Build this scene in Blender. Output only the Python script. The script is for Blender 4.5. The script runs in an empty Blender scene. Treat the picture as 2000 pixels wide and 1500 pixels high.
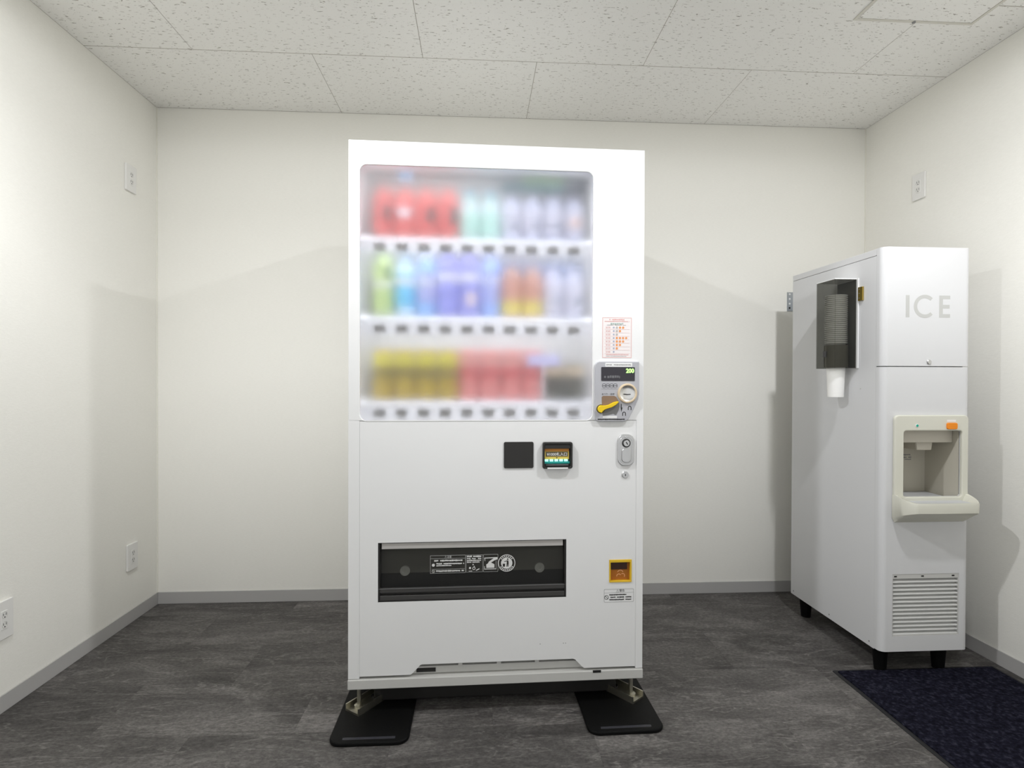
import bpy, bmesh, math, random
from mathutils import Matrix, Vector
random.seed(7)
S = bpy.context.scene
COL = S.collection
PI = math.pi

# ------------------------------------------------------------------ camera, world, lights, exposure
ROOM_L, ROOM_R, ROOM_B, ROOM_F, ROOM_H = -1.527, 1.976, 0.0, -3.35, 2.3626
CAM = Vector((0.0, -2.803, 1.076))
YAW, PITCH, ROLL = 0.05953, -0.00774, 0.00314
def camera():
    cy, sy = math.cos(YAW), math.sin(YAW)
    right = Vector((cy, -sy, 0)); fwd0 = Vector((sy, cy, 0)); up0 = Vector((0, 0, 1))
    cp, sp = math.cos(PITCH), math.sin(PITCH)
    fwd = fwd0 * cp + up0 * sp
    up = up0 * cp - fwd0 * sp
    cr, sr = math.cos(ROLL), math.sin(ROLL)
    r2 = right * cr + up * sr
    u2 = up * cr - right * sr
    m = Matrix(((r2.x, u2.x, -fwd.x), (r2.y, u2.y, -fwd.y), (r2.z, u2.z, -fwd.z))).to_4x4()
    m.translation = CAM
    cd = bpy.data.cameras.new('camera'); cd.sensor_width = 36; cd.lens = 36 * 1110 / 2000
    cd.clip_start = 0.02
    o = bpy.data.objects.new('camera', cd); COL.objects.link(o); o.matrix_world = m
    S.camera = o
camera()
FILL_LIGHT = 0.9      # even fill light, added through a made-up opening behind the camera
w = bpy.data.worlds.new('world'); S.world = w; w.use_nodes = True
w.node_tree.nodes['Background'].inputs[0].default_value = (0.96, 0.98, 1, 1)
w.node_tree.nodes['Background'].inputs[1].default_value = FILL_LIGHT
LAMP_WATTS = 56.0
BEAM = [(0, 0.12), (25, 0.17), (36, 0.31), (42, 0.42), (48, 0.52), (54, 0.56), (63, 0.48), (75, 0.45), (84, 0.64), (88, 0.45)]   # beam strength by angle from straight down
LAMP_COLOR = (0.955, 0.97, 1.0)
LAMPS = [(1.15, -1.70), (-0.75, -1.68)]
S.view_settings.view_transform = 'Standard'
S.view_settings.look = 'None'
S.view_settings.gamma = 1.0
S.view_settings.use_curve_mapping = False
S.view_settings.exposure = 0.0

# ------------------------------------------------------------------ materials
MATS = {}
def mat(name, color, rough=0.5, metal=0.0, spec=0.5, emit=None, estr=0.0, trans=0.0, ior=1.45, bump=None, coat=0.0):
    if name in MATS: return MATS[name]
    m = bpy.data.materials.new(name); m.use_nodes = True
    b = m.node_tree.nodes['Principled BSDF']
    b.inputs['Base Color'].default_value = (*color, 1)
    b.inputs['Roughness'].default_value = rough
    b.inputs['Metallic'].default_value = metal
    b.inputs['Specular IOR Level'].default_value = spec
    b.inputs['Transmission Weight'].default_value = trans
    b.inputs['IOR'].default_value = ior
    b.inputs['Coat Weight'].default_value = coat
    if emit:
        b.inputs['Emission Color'].default_value = (*emit, 1); b.inputs['Emission Strength'].default_value = estr
    if bump:
        nt = m.node_tree; scale, strength, dist = bump
        g = nt.nodes.new('ShaderNodeNewGeometry'); n = nt.nodes.new('ShaderNodeTexNoise')
        n.inputs['Scale'].default_value = scale; n.inputs['Detail'].default_value = 3
        bp = nt.nodes.new('ShaderNodeBump'); bp.inputs['Strength'].default_value = strength; bp.inputs['Distance'].default_value = dist
        nt.links.new(g.outputs['Position'], n.inputs['Vector']); nt.links.new(n.outputs['Fac'], bp.inputs['Height'])
        nt.links.new(bp.outputs['Normal'], b.inputs['Normal'])
    MATS[name] = m
    return m

def nodes(name):
    m = bpy.data.materials.new(name); m.use_nodes = True; MATS[name] = m
    nt = m.node_tree
    return m, nt, nt.nodes['Principled BSDF'], (lambda t: nt.nodes.new(t)), (lambda a, b: nt.links.new(a, b))

def ramp(N, stops):
    r = N('ShaderNodeValToRGB'); cr = r.color_ramp
    while len(cr.elements) < len(stops): cr.elements.new(0.5)
    for e, (p, c) in zip(cr.elements, stops):
        e.position = p; e.color = (c[0], c[1], c[2], 1) if not isinstance(c, (int, float)) else (c, c, c, 1)
    return r

def wall_material():
    m, nt, b, N, L = nodes('wallpaper')
    g = N('ShaderNodeNewGeometry'); mp = N('ShaderNodeMapping'); mp.inputs['Scale'].default_value = (1, 1, 0.45)
    n1 = N('ShaderNodeTexNoise'); n1.inputs['Scale'].default_value = 420; n1.inputs['Detail'].default_value = 4
    mp2 = N('ShaderNodeMapping'); mp2.inputs['Scale'].default_value = (0.5, 0.5, 3)
    n2 = N('ShaderNodeTexNoise'); n2.inputs['Scale'].default_value = 130; n2.inputs['Detail'].default_value = 3
    L(g.outputs['Position'], mp.inputs['Vector']); L(mp.outputs['Vector'], n1.inputs['Vector'])
    L(g.outputs['Position'], mp2.inputs['Vector']); L(mp2.outputs['Vector'], n2.inputs['Vector'])
    add = N('ShaderNodeMath'); add.operation = 'ADD'; L(n1.outputs['Fac'], add.inputs[0]); L(n2.outputs['Fac'], add.inputs[1])
    r = ramp(N, [(0.3, (0.895, 0.88, 0.82)), (0.7, (0.925, 0.91, 0.85))])
    L(n2.outputs['Fac'], r.inputs['Fac']); L(r.outputs['Color'], b.inputs['Base Color'])
    bp = N('ShaderNodeBump'); bp.inputs['Strength'].default_value = 0.35; bp.inputs['Distance'].default_value = 0.0006
    L(add.outputs[0], bp.inputs['Height']); L(bp.outputs['Normal'], b.inputs['Normal'])
    b.inputs['Roughness'].default_value = 0.75; b.inputs['Specular IOR Level'].default_value = 0.25
    return m

def ceiling_material():
    m, nt, b, N, L = nodes('fissured_ceiling_board')
    g = N('ShaderNodeNewGeometry')
    mp = N('ShaderNodeMapping'); mp.inputs['Scale'].default_value = (0.42, 1.5, 1)
    n0 = N('ShaderNodeTexNoise'); n0.inputs['Scale'].default_value = 105; n0.inputs['Detail'].default_value = 2
    L(g.outputs['Position'], mp.inputs['Vector']); L(mp.outputs['Vector'], n0.inputs['Vector'])
    n0.inputs['Roughness'].default_value = 0.65; n0.inputs['Distortion'].default_value = 0.4
    r = ramp(N, [(0.635, 0.0), (0.67, 1.0)])
    L(n0.outputs['Fac'], r.inputs['Fac'])
    n1 = N('ShaderNodeTexNoise'); n1.inputs['Scale'].default_value = 190; n1.inputs['Detail'].default_value = 2
    L(mp.outputs['Vector'], n1.inputs['Vector'])
    r1 = ramp(N, [(0.70, 0.0), (0.74, 0.8)]); L(n1.outputs['Fac'], r1.inputs['Fac'])
    mx = N('ShaderNodeMath'); mx.operation = 'MAXIMUM'; L(r.outputs['Color'], mx.inputs[0]); L(r1.outputs['Color'], mx.inputs[1])
    c = N('ShaderNodeMix'); c.data_type = 'RGBA'
    c.inputs[6].default_value = (0.95, 0.94, 0.905, 1); c.inputs[7].default_value = (0.46, 0.43, 0.39, 1)
    L(mx.outputs[0], c.inputs[0]); L(c.outputs[2], b.inputs['Base Color'])
    bp = N('ShaderNodeBump'); bp.invert = True; bp.inputs['Strength'].default_value = 0.6; bp.inputs['Distance'].default_value = 0.002
    L(mx.outputs[0], bp.inputs['Height']); L(bp.outputs['Normal'], b.inputs['Normal'])
    b.inputs['Roughness'].default_value = 0.9; b.inputs['Specular IOR Level'].default_value = 0.1
    return m

def floor_material():
    m, nt, b, N, L = nodes('slate_vinyl_tile')
    g = N('ShaderNodeNewGeometry'); oi = N('ShaderNodeObjectInfo')
    sc = N('ShaderNodeVectorMath'); sc.operation = 'SCALE'; sc.inputs['Scale'].default_value = 37.0
    cb = N('ShaderNodeCombineXYZ'); L(oi.outputs['Random'], cb.inputs[0]); L(oi.outputs['Random'], cb.inputs[1]); L(oi.outputs['Random'], cb.inputs[2])
    L(cb.outputs[0], sc.inputs[0])
    ad = N('ShaderNodeVectorMath'); ad.operation = 'ADD'; L(g.outputs['Position'], ad.inputs[0]); L(sc.outputs[0], ad.inputs[1])
    # broad slate clouds, stretched along x
    mp = N('ShaderNodeMapping'); mp.inputs['Scale'].default_value = (0.8, 2.2, 1); mp.inputs['Rotation'].default_value = (0, 0, 0.18)
    L(ad.outputs[0], mp.inputs['Vector'])
    n1 = N('ShaderNodeTexNoise'); n1.inputs['Scale'].default_value = 2.6; n1.inputs['Detail'].default_value = 8; n1.inputs['Distortion'].default_value = 1.1; n1.inputs['Roughness'].default_value = 0.62
    L(mp.outputs[0], n1.inputs['Vector'])
    r1 = ramp(N, [(0.34, (0.060, 0.0555, 0.0535)), (0.50, (0.094, 0.088, 0.084)), (0.66, (0.150, 0.141, 0.135))])
    L(n1.outputs['Fac'], r1.inputs['Fac'])
    # fine grain
    mp2 = N('ShaderNodeMapping'); mp2.inputs['Scale'].default_value = (0.8, 1.4, 1); L(ad.outputs[0], mp2.inputs['Vector'])
    n2 = N('ShaderNodeTexNoise'); n2.inputs['Scale'].default_value = 95; n2.inputs['Detail'].default_value = 5; n2.inputs['Roughness'].default_value = 0.7; L(mp2.outputs[0], n2.inputs['Vector'])
    r2 = ramp(N, [(0.33, 0.62), (0.5, 1.0), (0.68, 1.5)]); L(n2.outputs['Fac'], r2.inputs['Fac'])
    mul = N('ShaderNodeMix'); mul.data_type = 'RGBA'; mul.blend_type = 'MULTIPLY'; mul.inputs[0].default_value = 1
    L(r1.outputs['Color'], mul.inputs[6]); L(r2.outputs['Color'], mul.inputs[7])
    # pale ridged veins
    mp3 = N('ShaderNodeMapping'); mp3.inputs['Scale'].default_value = (0.55, 2.6, 1); mp3.inputs['Rotation'].default_value = (0, 0, -0.12); L(ad.outputs[0], mp3.inputs['Vector'])
    n3 = N('ShaderNodeTexNoise'); n3.inputs['Scale'].default_value = 5.0; n3.inputs['Detail'].default_value = 7; n3.inputs['Distortion'].default_value = 1.6; L(mp3.outputs[0], n3.inputs['Vector'])
    s3 = N('ShaderNodeMath'); s3.operation = 'SUBTRACT'; s3.inputs[1].default_value = 0.5; L(n3.outputs['Fac'], s3.inputs[0])
    a3 = N('ShaderNodeMath'); a3.operation = 'ABSOLUTE'; L(s3.outputs[0], a3.inputs[0])
    r3 = ramp(N, [(0.0, 1.0), (0.012, 0.25), (0.03, 0.0)]); L(a3.outputs[0], r3.inputs['Fac'])
    k3 = N('ShaderNodeMath'); k3.operation = 'MULTIPLY'; L(r3.outputs['Color'], k3.inputs[0]); L(r2.outputs['Color'], k3.inputs[1])
    k4 = N('ShaderNodeMath'); k4.operation = 'MULTIPLY'; k4.inputs[1].default_value = 0.35; L(k3.outputs[0], k4.inputs[0])
    mv = N('ShaderNodeMix'); mv.data_type = 'RGBA'; L(k4.outputs[0], mv.inputs[0]); L(mul.outputs[2], mv.inputs[6]); mv.inputs[7].default_value = (0.30, 0.285, 0.27, 1)
    # a little per-tile tone difference
    hv = N('ShaderNodeHueSaturation'); mr = N('ShaderNodeMapRange'); mr.inputs['To Min'].default_value = 0.88; mr.inputs['To Max'].default_value = 1.14
    L(oi.outputs['Random'], mr.inputs['Value']); L(mr.outputs[0], hv.inputs['Value']); L(mv.outputs[2], hv.inputs['Color'])
    L(hv.outputs['Color'], b.inputs['Base Color'])
    bp = N('ShaderNodeBump'); bp.inputs['Strength'].default_value = 0.5; bp.inputs['Distance'].default_value = 0.001
    L(n2.outputs['Fac'], bp.inputs['Height']); L(bp.outputs['Normal'], b.inputs['Normal'])
    b.inputs['Roughness'].default_value = 0.62; b.inputs['Specular IOR Level'].default_value = 0.3
    return m

def rug_material():
    m, nt, b, N, L = nodes('navy_carpet')
    g = N('ShaderNodeNewGeometry'); n = N('ShaderNodeTexNoise'); n.inputs['Scale'].default_value = 90; n.inputs['Detail'].default_value = 4
    L(g.outputs['Position'], n.inputs['Vector'])
    r = ramp(N, [(0.35, (0.005, 0.005, 0.010)), (0.55, (0.013, 0.013, 0.023)), (0.75, (0.038, 0.038, 0.056))])
    L(n.outputs['Fac'], r.inputs['Fac']); L(r.outputs['Color'], b.inputs['Base Color'])
    bp = N('ShaderNodeBump'); bp.inputs['Strength'].default_value = 1; bp.inputs['Distance'].default_value = 0.004
    L(n.outputs['Fac'], bp.inputs['Height']); L(bp.outputs['Normal'], b.inputs['Normal'])
    b.inputs['Roughness'].default_value = 1; b.inputs['Specular IOR Level'].default_value = 0.05
    return m

def frosted_glass():
    m, nt, b, N, L = nodes('frosted_pane')
    nt.nodes.remove(b)
    out = nt.nodes['Material Output']
    g = N('ShaderNodeBsdfGlass'); g.inputs['Roughness'].default_value = 0.78; g.inputs['IOR'].default_value = 1.25
    g.inputs['Color'].default_value = (0.99, 0.99, 1.0, 1)
    d = N('ShaderNodeBsdfDiffuse'); d.inputs['Color'].default_value = (0.80, 0.80, 0.82, 1)
    mx = N('ShaderNodeMixShader'); mx.inputs[0].default_value = 0.035
    L(g.outputs[0], mx.inputs[1]); L(d.outputs[0], mx.inputs[2]); L(mx.outputs[0], out.inputs['Surface'])
    return m

def smoked(name, color, fac, rough=0.06, k=0.12):
    """thin tinted plastic sheet: mostly see-through tint plus its own gloss"""
    m, nt, b, N, L = nodes(name)
    out = nt.nodes['Material Output']
    t = N('ShaderNodeBsdfTransparent'); t.inputs['Color'].default_value = (*color, 1)
    b.inputs['Base Color'].default_value = (color[0] * k, color[1] * k, color[2] * k, 1); b.inputs['Roughness'].default_value = rough
    mx = N('ShaderNodeMixShader'); mx.inputs[0].default_value = fac
    L(t.outputs[0], mx.inputs[1]); L(b.outputs[0], mx.inputs[2]); L(mx.outputs[0], out.inputs['Surface'])
    return m

M_WALL = wall_material(); M_CEIL = ceiling_material(); M_FLOOR = floor_material(); M_RUG = rug_material(); M_FROST = frosted_glass()
M_SMOKE = smoked('smoked_acrylic', (0.74, 0.74, 0.72), 0.10)
M_FLAP = smoked('smoked_flap', (0.74, 0.74, 0.72), 0.15)
M_AMBER = smoked('amber_plastic', (0.98, 0.46, 0.10), 0.45, k=0.7)
M_JOINT = mat('ceiling_joint', (0.42, 0.38, 0.32), 0.9)
M_FJOINT = mat('floor_joint', (0.05, 0.048, 0.046), 0.9)
M_BASE = mat('grey_vinyl_baseboard', (0.46, 0.45, 0.44), 0.55, spec=0.3)
M_CORNER = mat('corner_sealant', (0.86, 0.84, 0.76), 0.6)
M_WHITE = mat('white_enamel', (0.86, 0.86, 0.855), 0.32, spec=0.45)
M_WHITE2 = mat('white_powder_coat', (0.70, 0.70, 0.705), 0.38, spec=0.4, bump=(500, 0.05, 0.0005))
M_GREYW = mat('pale_grey_steel', (0.60, 0.595, 0.57), 0.45)
M_CASE = mat('display_case_grey', (0.62, 0.62, 0.61), 0.6)
M_RAIL = mat('rail_white', (0.86, 0.87, 0.90), 0.5)
M_BTN = mat('button_grey', (0.16, 0.155, 0.14), 0.5)
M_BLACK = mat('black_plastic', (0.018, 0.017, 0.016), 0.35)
M_DARK = mat('dark_interior', (0.045, 0.044, 0.042), 0.6)
M_RUBBER = mat('black_rubber', (0.005, 0.005, 0.005), 0.5, spec=0.12, bump=(180, 0.15, 0.001))
M_SILVER = mat('silver_plastic', (0.47, 0.47, 0.50), 0.38, spec=0.5)
M_CHROME = mat('worn_chrome', (0.62, 0.62, 0.62), 0.28, metal=1.0, bump=(160, 0.2, 0.001))
M_ZINC = mat('zinc_plated_steel', (0.55, 0.53, 0.45), 0.35, metal=1.0)
M_GALV = mat('galvanised_steel', (0.50, 0.52, 0.54), 0.4, metal=0.9)
M_BRASS = mat('brass_hasp', (0.55, 0.40, 0.10), 0.3, metal=1.0)
M_BEIGE = mat('beige_plastic', (0.70, 0.69, 0.60), 0.4, spec=0.4)
M_BEIGE2 = mat('beige_recess', (0.56, 0.53, 0.45), 0.5, spec=0.3)
M_SPOUT = mat('chute_plastic', (0.62, 0.58, 0.50), 0.4)
M_INK = mat('black_ink', (0.02, 0.02, 0.02), 0.6)
M_GINK = mat('grey_ink', (0.25, 0.25, 0.25), 0.6)
M_WINK = mat('white_ink', (0.75, 0.75, 0.73), 0.6)
M_DINK = mat('dim_ink', (0.16, 0.16, 0.17), 0.6)
M_ICE = mat('ice_letter_grey', (0.53, 0.53, 0.51), 0.5)
M_PAPER = mat('paper_white', (0.86, 0.86, 0.85), 0.6)
M_PINKP = mat('pale_pink_paper', (0.86, 0.81, 0.80), 0.6)
M_PINK = mat('pink_ink', (0.75, 0.38, 0.36), 0.6)
M_ORANGE = mat('orange_ink', (0.80, 0.33, 0.12), 0.6)
M_STEELINK = mat('steel_ink', (0.40, 0.42, 0.52), 0.6)
M_YELLOW = mat('yellow_lever', (0.87, 0.60, 0.01), 0.35)
M_BROWN = mat('brown_recess', (0.26, 0.17, 0.11), 0.5)
M_GREYR = mat('grey_recess', (0.19, 0.19, 0.19), 0.5)
M_CREAM = mat('cream_ring', (0.72, 0.58, 0.40), 0.4)
M_GLOWG = mat('green_digits', (0.3, 0.8, 0.2), 0.5, emit=(0.45, 1.0, 0.22), estr=1.6)
M_LEDT = mat('teal_led', (0.3, 0.8, 0.7), 0.5, emit=(0.35, 1.0, 0.85), estr=1.5)
M_TEALD = mat('teal_dim', (0.01, 0.22, 0.20), 0.4, emit=(0.0, 0.5, 0.42), estr=0.18)
M_LABO = mat('orange_label', (0.62, 0.25, 0.04), 0.5)
M_LABY = mat('yellow_label', (0.80, 0.60, 0.12), 0.5)
M_YFRAME = mat('yellow_frame', (0.80, 0.52, 0.03), 0.4)
M_LEDG = mat('green_lamp', (0.0, 0.30, 0.20), 0.3, emit=(0.0, 0.6, 0.4), estr=0.12)
M_OBTN = mat('orange_button', (0.90, 0.27, 0.01), 0.4)
M_CUP = mat('white_paper_cup', (0.92, 0.91, 0.88), 0.6)
M_OUTLET = mat('outlet_white', (0.84, 0.83, 0.80), 0.35)

# ------------------------------------------------------------------ helpers
RX = Matrix.Rotation(PI / 2, 4, 'X')          # XY drawing -> XZ, facing -Y
def link(o, parent=None):
    COL.objects.link(o)
    if parent is not None: o.parent = parent
    return o
def obj(name, me, m, parent=None, loc=(0, 0, 0), rot=(0, 0, 0)):
    o = bpy.data.objects.new(name, me)
    if m is not None and len(me.materials) == 0: me.materials.append(m)
    o.location = loc; o.rotation_euler = rot
    return link(o, parent)
def thing(name, label, cat, loc=(0, 0, 0), rotz=0, group=None):
    o = bpy.data.objects.new(name, None); o.empty_display_size = 0.05
    o.location = loc; o.rotation_euler = (0, 0, rotz)
    link(o); return tag(o, label, cat, group)
def tag(o, label, cat, group=None):
    o['label'] = label; o['category'] = cat
    if group: o['group'] = group
    return o
def mesh(name, bm, smooth=False):
    me = bpy.data.meshes.new(name); bm.normal_update(); bm.to_mesh(me); bm.free()
    if smooth:
        for p in me.polygons: p.use_smooth = True
    return me
def add_box(bm, x0, x1, y0, y1, z0, z1):
    vs = [bm.verts.new((x, y, z)) for x in (x0, x1) for y in (y0, y1) for z in (z0, z1)]
    for f in ((0, 1, 3, 2), (4, 6, 7, 5), (0, 4, 5, 1), (2, 3, 7, 6), (0, 2, 6, 4), (1, 5, 7, 3)):
        bm.faces.new([vs[i] for i in f])
    return vs
def box(name, x0, x1, y0, y1, z0, z1, m, parent=None, bev=0.0, seg=2):
    bm = bmesh.new(); add_box(bm, x0, x1, y0, y1, z0, z1)
    if bev: bmesh.ops.bevel(bm, geom=bm.edges[:], offset=bev, segments=seg, affect='EDGES', profile=0.5)
    return obj(name, mesh(name, bm), m, parent)
def boxes(name, lst, m, parent=None, bev=0.0):
    bm = bmesh.new()
    for b in lst:
        b2 = bmesh.new(); add_box(b2, *b)
        if bev: bmesh.ops.bevel(b2, geom=b2.edges[:], offset=bev, segments=2, affect='EDGES', profile=0.5)
        me = bpy.data.meshes.new('tmp'); b2.to_mesh(me); b2.free(); bm.from_mesh(me); bpy.data.meshes.remove(me)
    return obj(name, mesh(name, bm), m, parent)
def rrect(x0, x1, z0, z1, r=0.0, n=6):
    if r <= 0: return [(x0, z0), (x1, z0), (x1, z1), (x0, z1)]
    pts = []
    for cx, cz, a0 in ((x1 - r, z0 + r, -PI / 2), (x1 - r, z1 - r, 0), (x0 + r, z1 - r, PI / 2), (x0 + r, z0 + r, PI)):
        for i in range(n + 1):
            a = a0 + (PI / 2) * i / n; pts.append((cx + r * math.cos(a), cz + r * math.sin(a)))
    return pts
def circ(cx, cz, r, n=24):
    return [(cx + r * math.cos(2 * PI * i / n), cz + r * math.sin(2 * PI * i / n)) for i in range(n)]
def arc(cx, cz, r0, r1, a0, a1, n=24):
    p = [(cx + r1 * math.cos(a0 + (a1 - a0) * i / n), cz + r1 * math.sin(a0 + (a1 - a0) * i / n)) for i in range(n + 1)]
    q = [(cx + r0 * math.cos(a0 + (a1 - a0) * i / n), cz + r0 * math.sin(a0 + (a1 - a0) * i / n)) for i in range(n + 1)]
    return p + q[::-1]
def flat_mesh(name, loops, t, bev=0.0):
    """2D outline with holes in XY, solid of thickness t, back face at z=0 and front at z=t"""
    cu = bpy.data.curves.new(name, 'CURVE'); cu.dimensions = '2D'; cu.fill_mode = 'BOTH'
    cu.extrude = max(t / 2 - bev, 0)
    if bev: cu.bevel_depth = bev; cu.bevel_resolution = 2; cu.offset = -bev
    for lp in loops:
        sp = cu.splines.new('POLY'); sp.points.add(len(lp) - 1); sp.use_cyclic_u = True; sp.use_smooth = False
        for p, (x, z) in zip(sp.points, lp): p.co = (x, z, 0, 1)
    o = bpy.data.objects.new('tmp', cu); COL.objects.link(o)
    me = bpy.data.meshes.new_from_object(o)
    bpy.data.objects.remove(o); bpy.data.curves.remove(cu)
    me.materials.clear(); me.name = name
    me.transform(Matrix.Translation((0, 0, t / 2)))
    return me
def plate(name, loops, y, t, m, parent=None, bev=0.0):
    """solid drawn in the (x, z) plane, facing -Y, front face at y, thickness t backwards"""
    me = flat_mesh(name, loops, t, bev)
    me.transform(Matrix.Translation((0, y + t, 0)) @ RX)
    return obj(name, me, m, parent)
def text_mesh(body, size, width=None, bold=0.0):
    cu = bpy.data.curves.new('text', 'FONT'); cu.body = body; cu.size = size
    cu.align_x = 'CENTER'; cu.align_y = 'CENTER'; cu.resolution_u = 3; cu.offset = bold
    o = bpy.data.objects.new('tmp', cu); COL.objects.link(o)
    me = bpy.data.meshes.new_from_object(o)
    bpy.data.objects.remove(o); bpy.data.curves.remove(cu); me.materials.clear()
    if len(me.vertices):
        xs = [v.co.x for v in me.vertices]; zs = [v.co.y for v in me.vertices]
        me.transform(Matrix.Translation((-(min(xs) + max(xs)) / 2, -(min(zs) + max(zs)) / 2, 0)))
        if width: me.transform(Matrix.Diagonal((width / (max(xs) - min(xs)), 1, 1, 1)))
    return me
def text(name, body, x, z, y, size, m, parent, width=None, bold=0.0):
    me = text_mesh(body, size, width, bold)
    me.transform(Matrix.Translation((x, y, z)) @ RX)
    return obj(name, me, m, parent)
def lathe(name, prof, m, parent=None, n=24, smooth=True, loc=(0, 0, 0)):
    bm = bmesh.new(); rings = []
    for r, z in prof:
        if r <= 1e-6: rings.append([bm.verts.new((0, 0, z))])
        else: rings.append([bm.verts.new((r * math.cos(2 * PI * i / n), r * math.sin(2 * PI * i / n), z)) for i in range(n)])
    for a, b in zip(rings, rings[1:]):
        for i in range(n):
            j = (i + 1) % n
            if len(a) == 1 and len(b) == 1: continue
            if len(a) == 1: bm.faces.new((a[0], b[j], b[i]))
            elif len(b) == 1: bm.faces.new((a[i], a[j], b[0]))
            else: bm.faces.new((a[i], a[j], b[j], b[i]))
    bmesh.ops.recalc_face_normals(bm, faces=bm.faces[:])
    me = mesh(name, bm, smooth)
    if smooth:
        try: me.set_sharp_from_angle(angle=math.radians(40))
        except Exception: pass
    return obj(name, me, m, parent, loc)
def disc_y(name, x, z, y, r, t, m, parent, n=24, bev=0.0):
    return plate(name, [circ(x, z, r, n)], y, t, m, parent, bev)
def dup(root, loc=None, rotz=None):
    r = root.copy(); COL.objects.link(r)
    if loc is not None: r.location = loc
    if rotz is not None: r.rotation_euler = (0, 0, rotz)
    for ch in list(root.children):
        c = ch.copy(); COL.objects.link(c); c.parent = r
        for g in ch.children:
            d = g.copy(); COL.objects.link(d); d.parent = c
    return r
def struct(o):
    o['kind'] = 'structure'; return o
def text_line(x0, x1, z, h, gap=0.25, seed=1):
    """row of little printed marks standing for lettering too small to read in the photograph"""
    rnd = random.Random(seed); lst = []; x = x0
    while x < x1:
        wd = h * rnd.uniform(0.55, 1.0)
        if rnd.random() > 0.08: lst.append((x, min(x + wd, x1), z - h / 2 * rnd.uniform(0.6, 1), z + h / 2 * rnd.uniform(0.6, 1)))
        x += wd + h * gap
    return lst
def print_marks(name, rects, y, m, parent, t=0.0003):
    return boxes(name, [(a, b, y, y + t, c, d) for a, b, c, d in rects], m, parent)

# ------------------------------------------------------------------ the room
T = 0.08
struct(box('wall_back', ROOM_L - T, ROOM_R + T, 0, T, 0, ROOM_H, M_WALL))
struct(box('wall_left', ROOM_L - T, ROOM_L, ROOM_F, 0, 0, ROOM_H, M_WALL))
struct(box('wall_right', ROOM_R, ROOM_R + T, ROOM_F, 0, 0, ROOM_H, M_WALL))
# the wall behind the camera, with an opening added for the fill light
FILL_OPENING = (-0.95, 1.40, 2.12)
struct(boxes('wall_front', [(ROOM_L - T, FILL_OPENING[0], ROOM_F - T, ROOM_F, 0, ROOM_H), (FILL_OPENING[1], ROOM_R + T, ROOM_F - T, ROOM_F, 0, ROOM_H), (FILL_OPENING[0], FILL_OPENING[1], ROOM_F - T, ROOM_F, FILL_OPENING[2], ROOM_H)], M_WALL))
BBH, BBT = 0.0562, 0.005
struct(box('baseboard_back', ROOM_L + BBT, ROOM_R - BBT, -BBT, 0, 0, BBH, M_BASE, bev=0.0012))
struct(box('baseboard_left', ROOM_L, ROOM_L + BBT, ROOM_F, 0, 0, BBH, M_BASE, bev=0.0012))
struct(box('baseboard_right', ROOM_R - BBT, ROOM_R, ROOM_F, 0, 0, BBH, M_BASE, bev=0.0012))
struct(box('trim_1', ROOM_L, ROOM_L + 0.004, -0.004, 0, BBH, ROOM_H, M_CORNER))
struct(box('trim_2', ROOM_R - 0.004, ROOM_R, -0.004, 0, BBH, ROOM_H, M_CORNER))

# floor: sub-floor with laid vinyl tiles
flo = struct(box('floor', ROOM_L - T, ROOM_R + T, ROOM_F - T, T, -0.06, -0.003, M_FJOINT))
TW, TD = 0.607, 0.3035
tile_cache = {}
def slab(name, x0, x1, y0, y1, z0, z1, m, parent, cache, bev):
    key = (round(x1 - x0, 4), round(y1 - y0, 4))
    if key not in cache:
        bm = bmesh.new(); w2, d2 = key[0] / 2, key[1] / 2; add_box(bm, -w2, w2, -d2, d2, z0, z1)
        me = mesh(name, bm); me.materials.append(m); cache[key] = me
    return obj(name, cache[key], m, parent, ((x0 + x1) / 2, (y0 + y1) / 2, 0))
row = 0
y1 = -0.745 + 3 * TD
while y1 > ROOM_F:
    ya, yb = max(y1 - TD, ROOM_F), min(y1, 0)
    x0 = -1.165 - 2 * TW + (TW / 2 if row % 2 == 0 else 0)
    while x0 < ROOM_R:
        xa, xb = max(x0, ROOM_L), min(x0 + TW, ROOM_R)
        if xb - xa > 0.02 and yb - ya > 0.02:
            slab('floor_tile', xa + 0.0002, xb - 0.0002, ya + 0.0002, yb - 0.0002, -0.003, 0.0, M_FLOOR, flo, tile_cache, 0)
        x0 += TW
    y1 -= TD; row += 1

# ceiling: backing with fissured boards
cei = struct(box('ceiling', ROOM_L - T, ROOM_R + T, ROOM_F - T, T, ROOM_H + 0.0012, ROOM_H + 0.06, M_JOINT))
ceil_cache = {}
rows = [(0.0, -0.5)]
yy = -0.5
while yy > ROOM_F: rows.append((yy, max(yy - 0.4475, ROOM_F))); yy -= 0.4475
for k, (yb, ya) in enumerate(rows):
    x0 = -0.661 - 0.895 * 2 if k % 2 == 0 else -1.1195 - 0.895
    while x0 < ROOM_R:
        xa, xb = max(x0, ROOM_L), min(x0 + 0.895, ROOM_R)
        if xb - xa > 0.02 and yb - ya > 0.02:
            g = 0.0011
            slab('ceiling_board', xa + g, xb - g, ya + g * 2, yb - g * 2, ROOM_H, ROOM_H + 0.0012, M_CEIL, cei, ceil_cache, 0)
        x0 += 0.895
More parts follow.
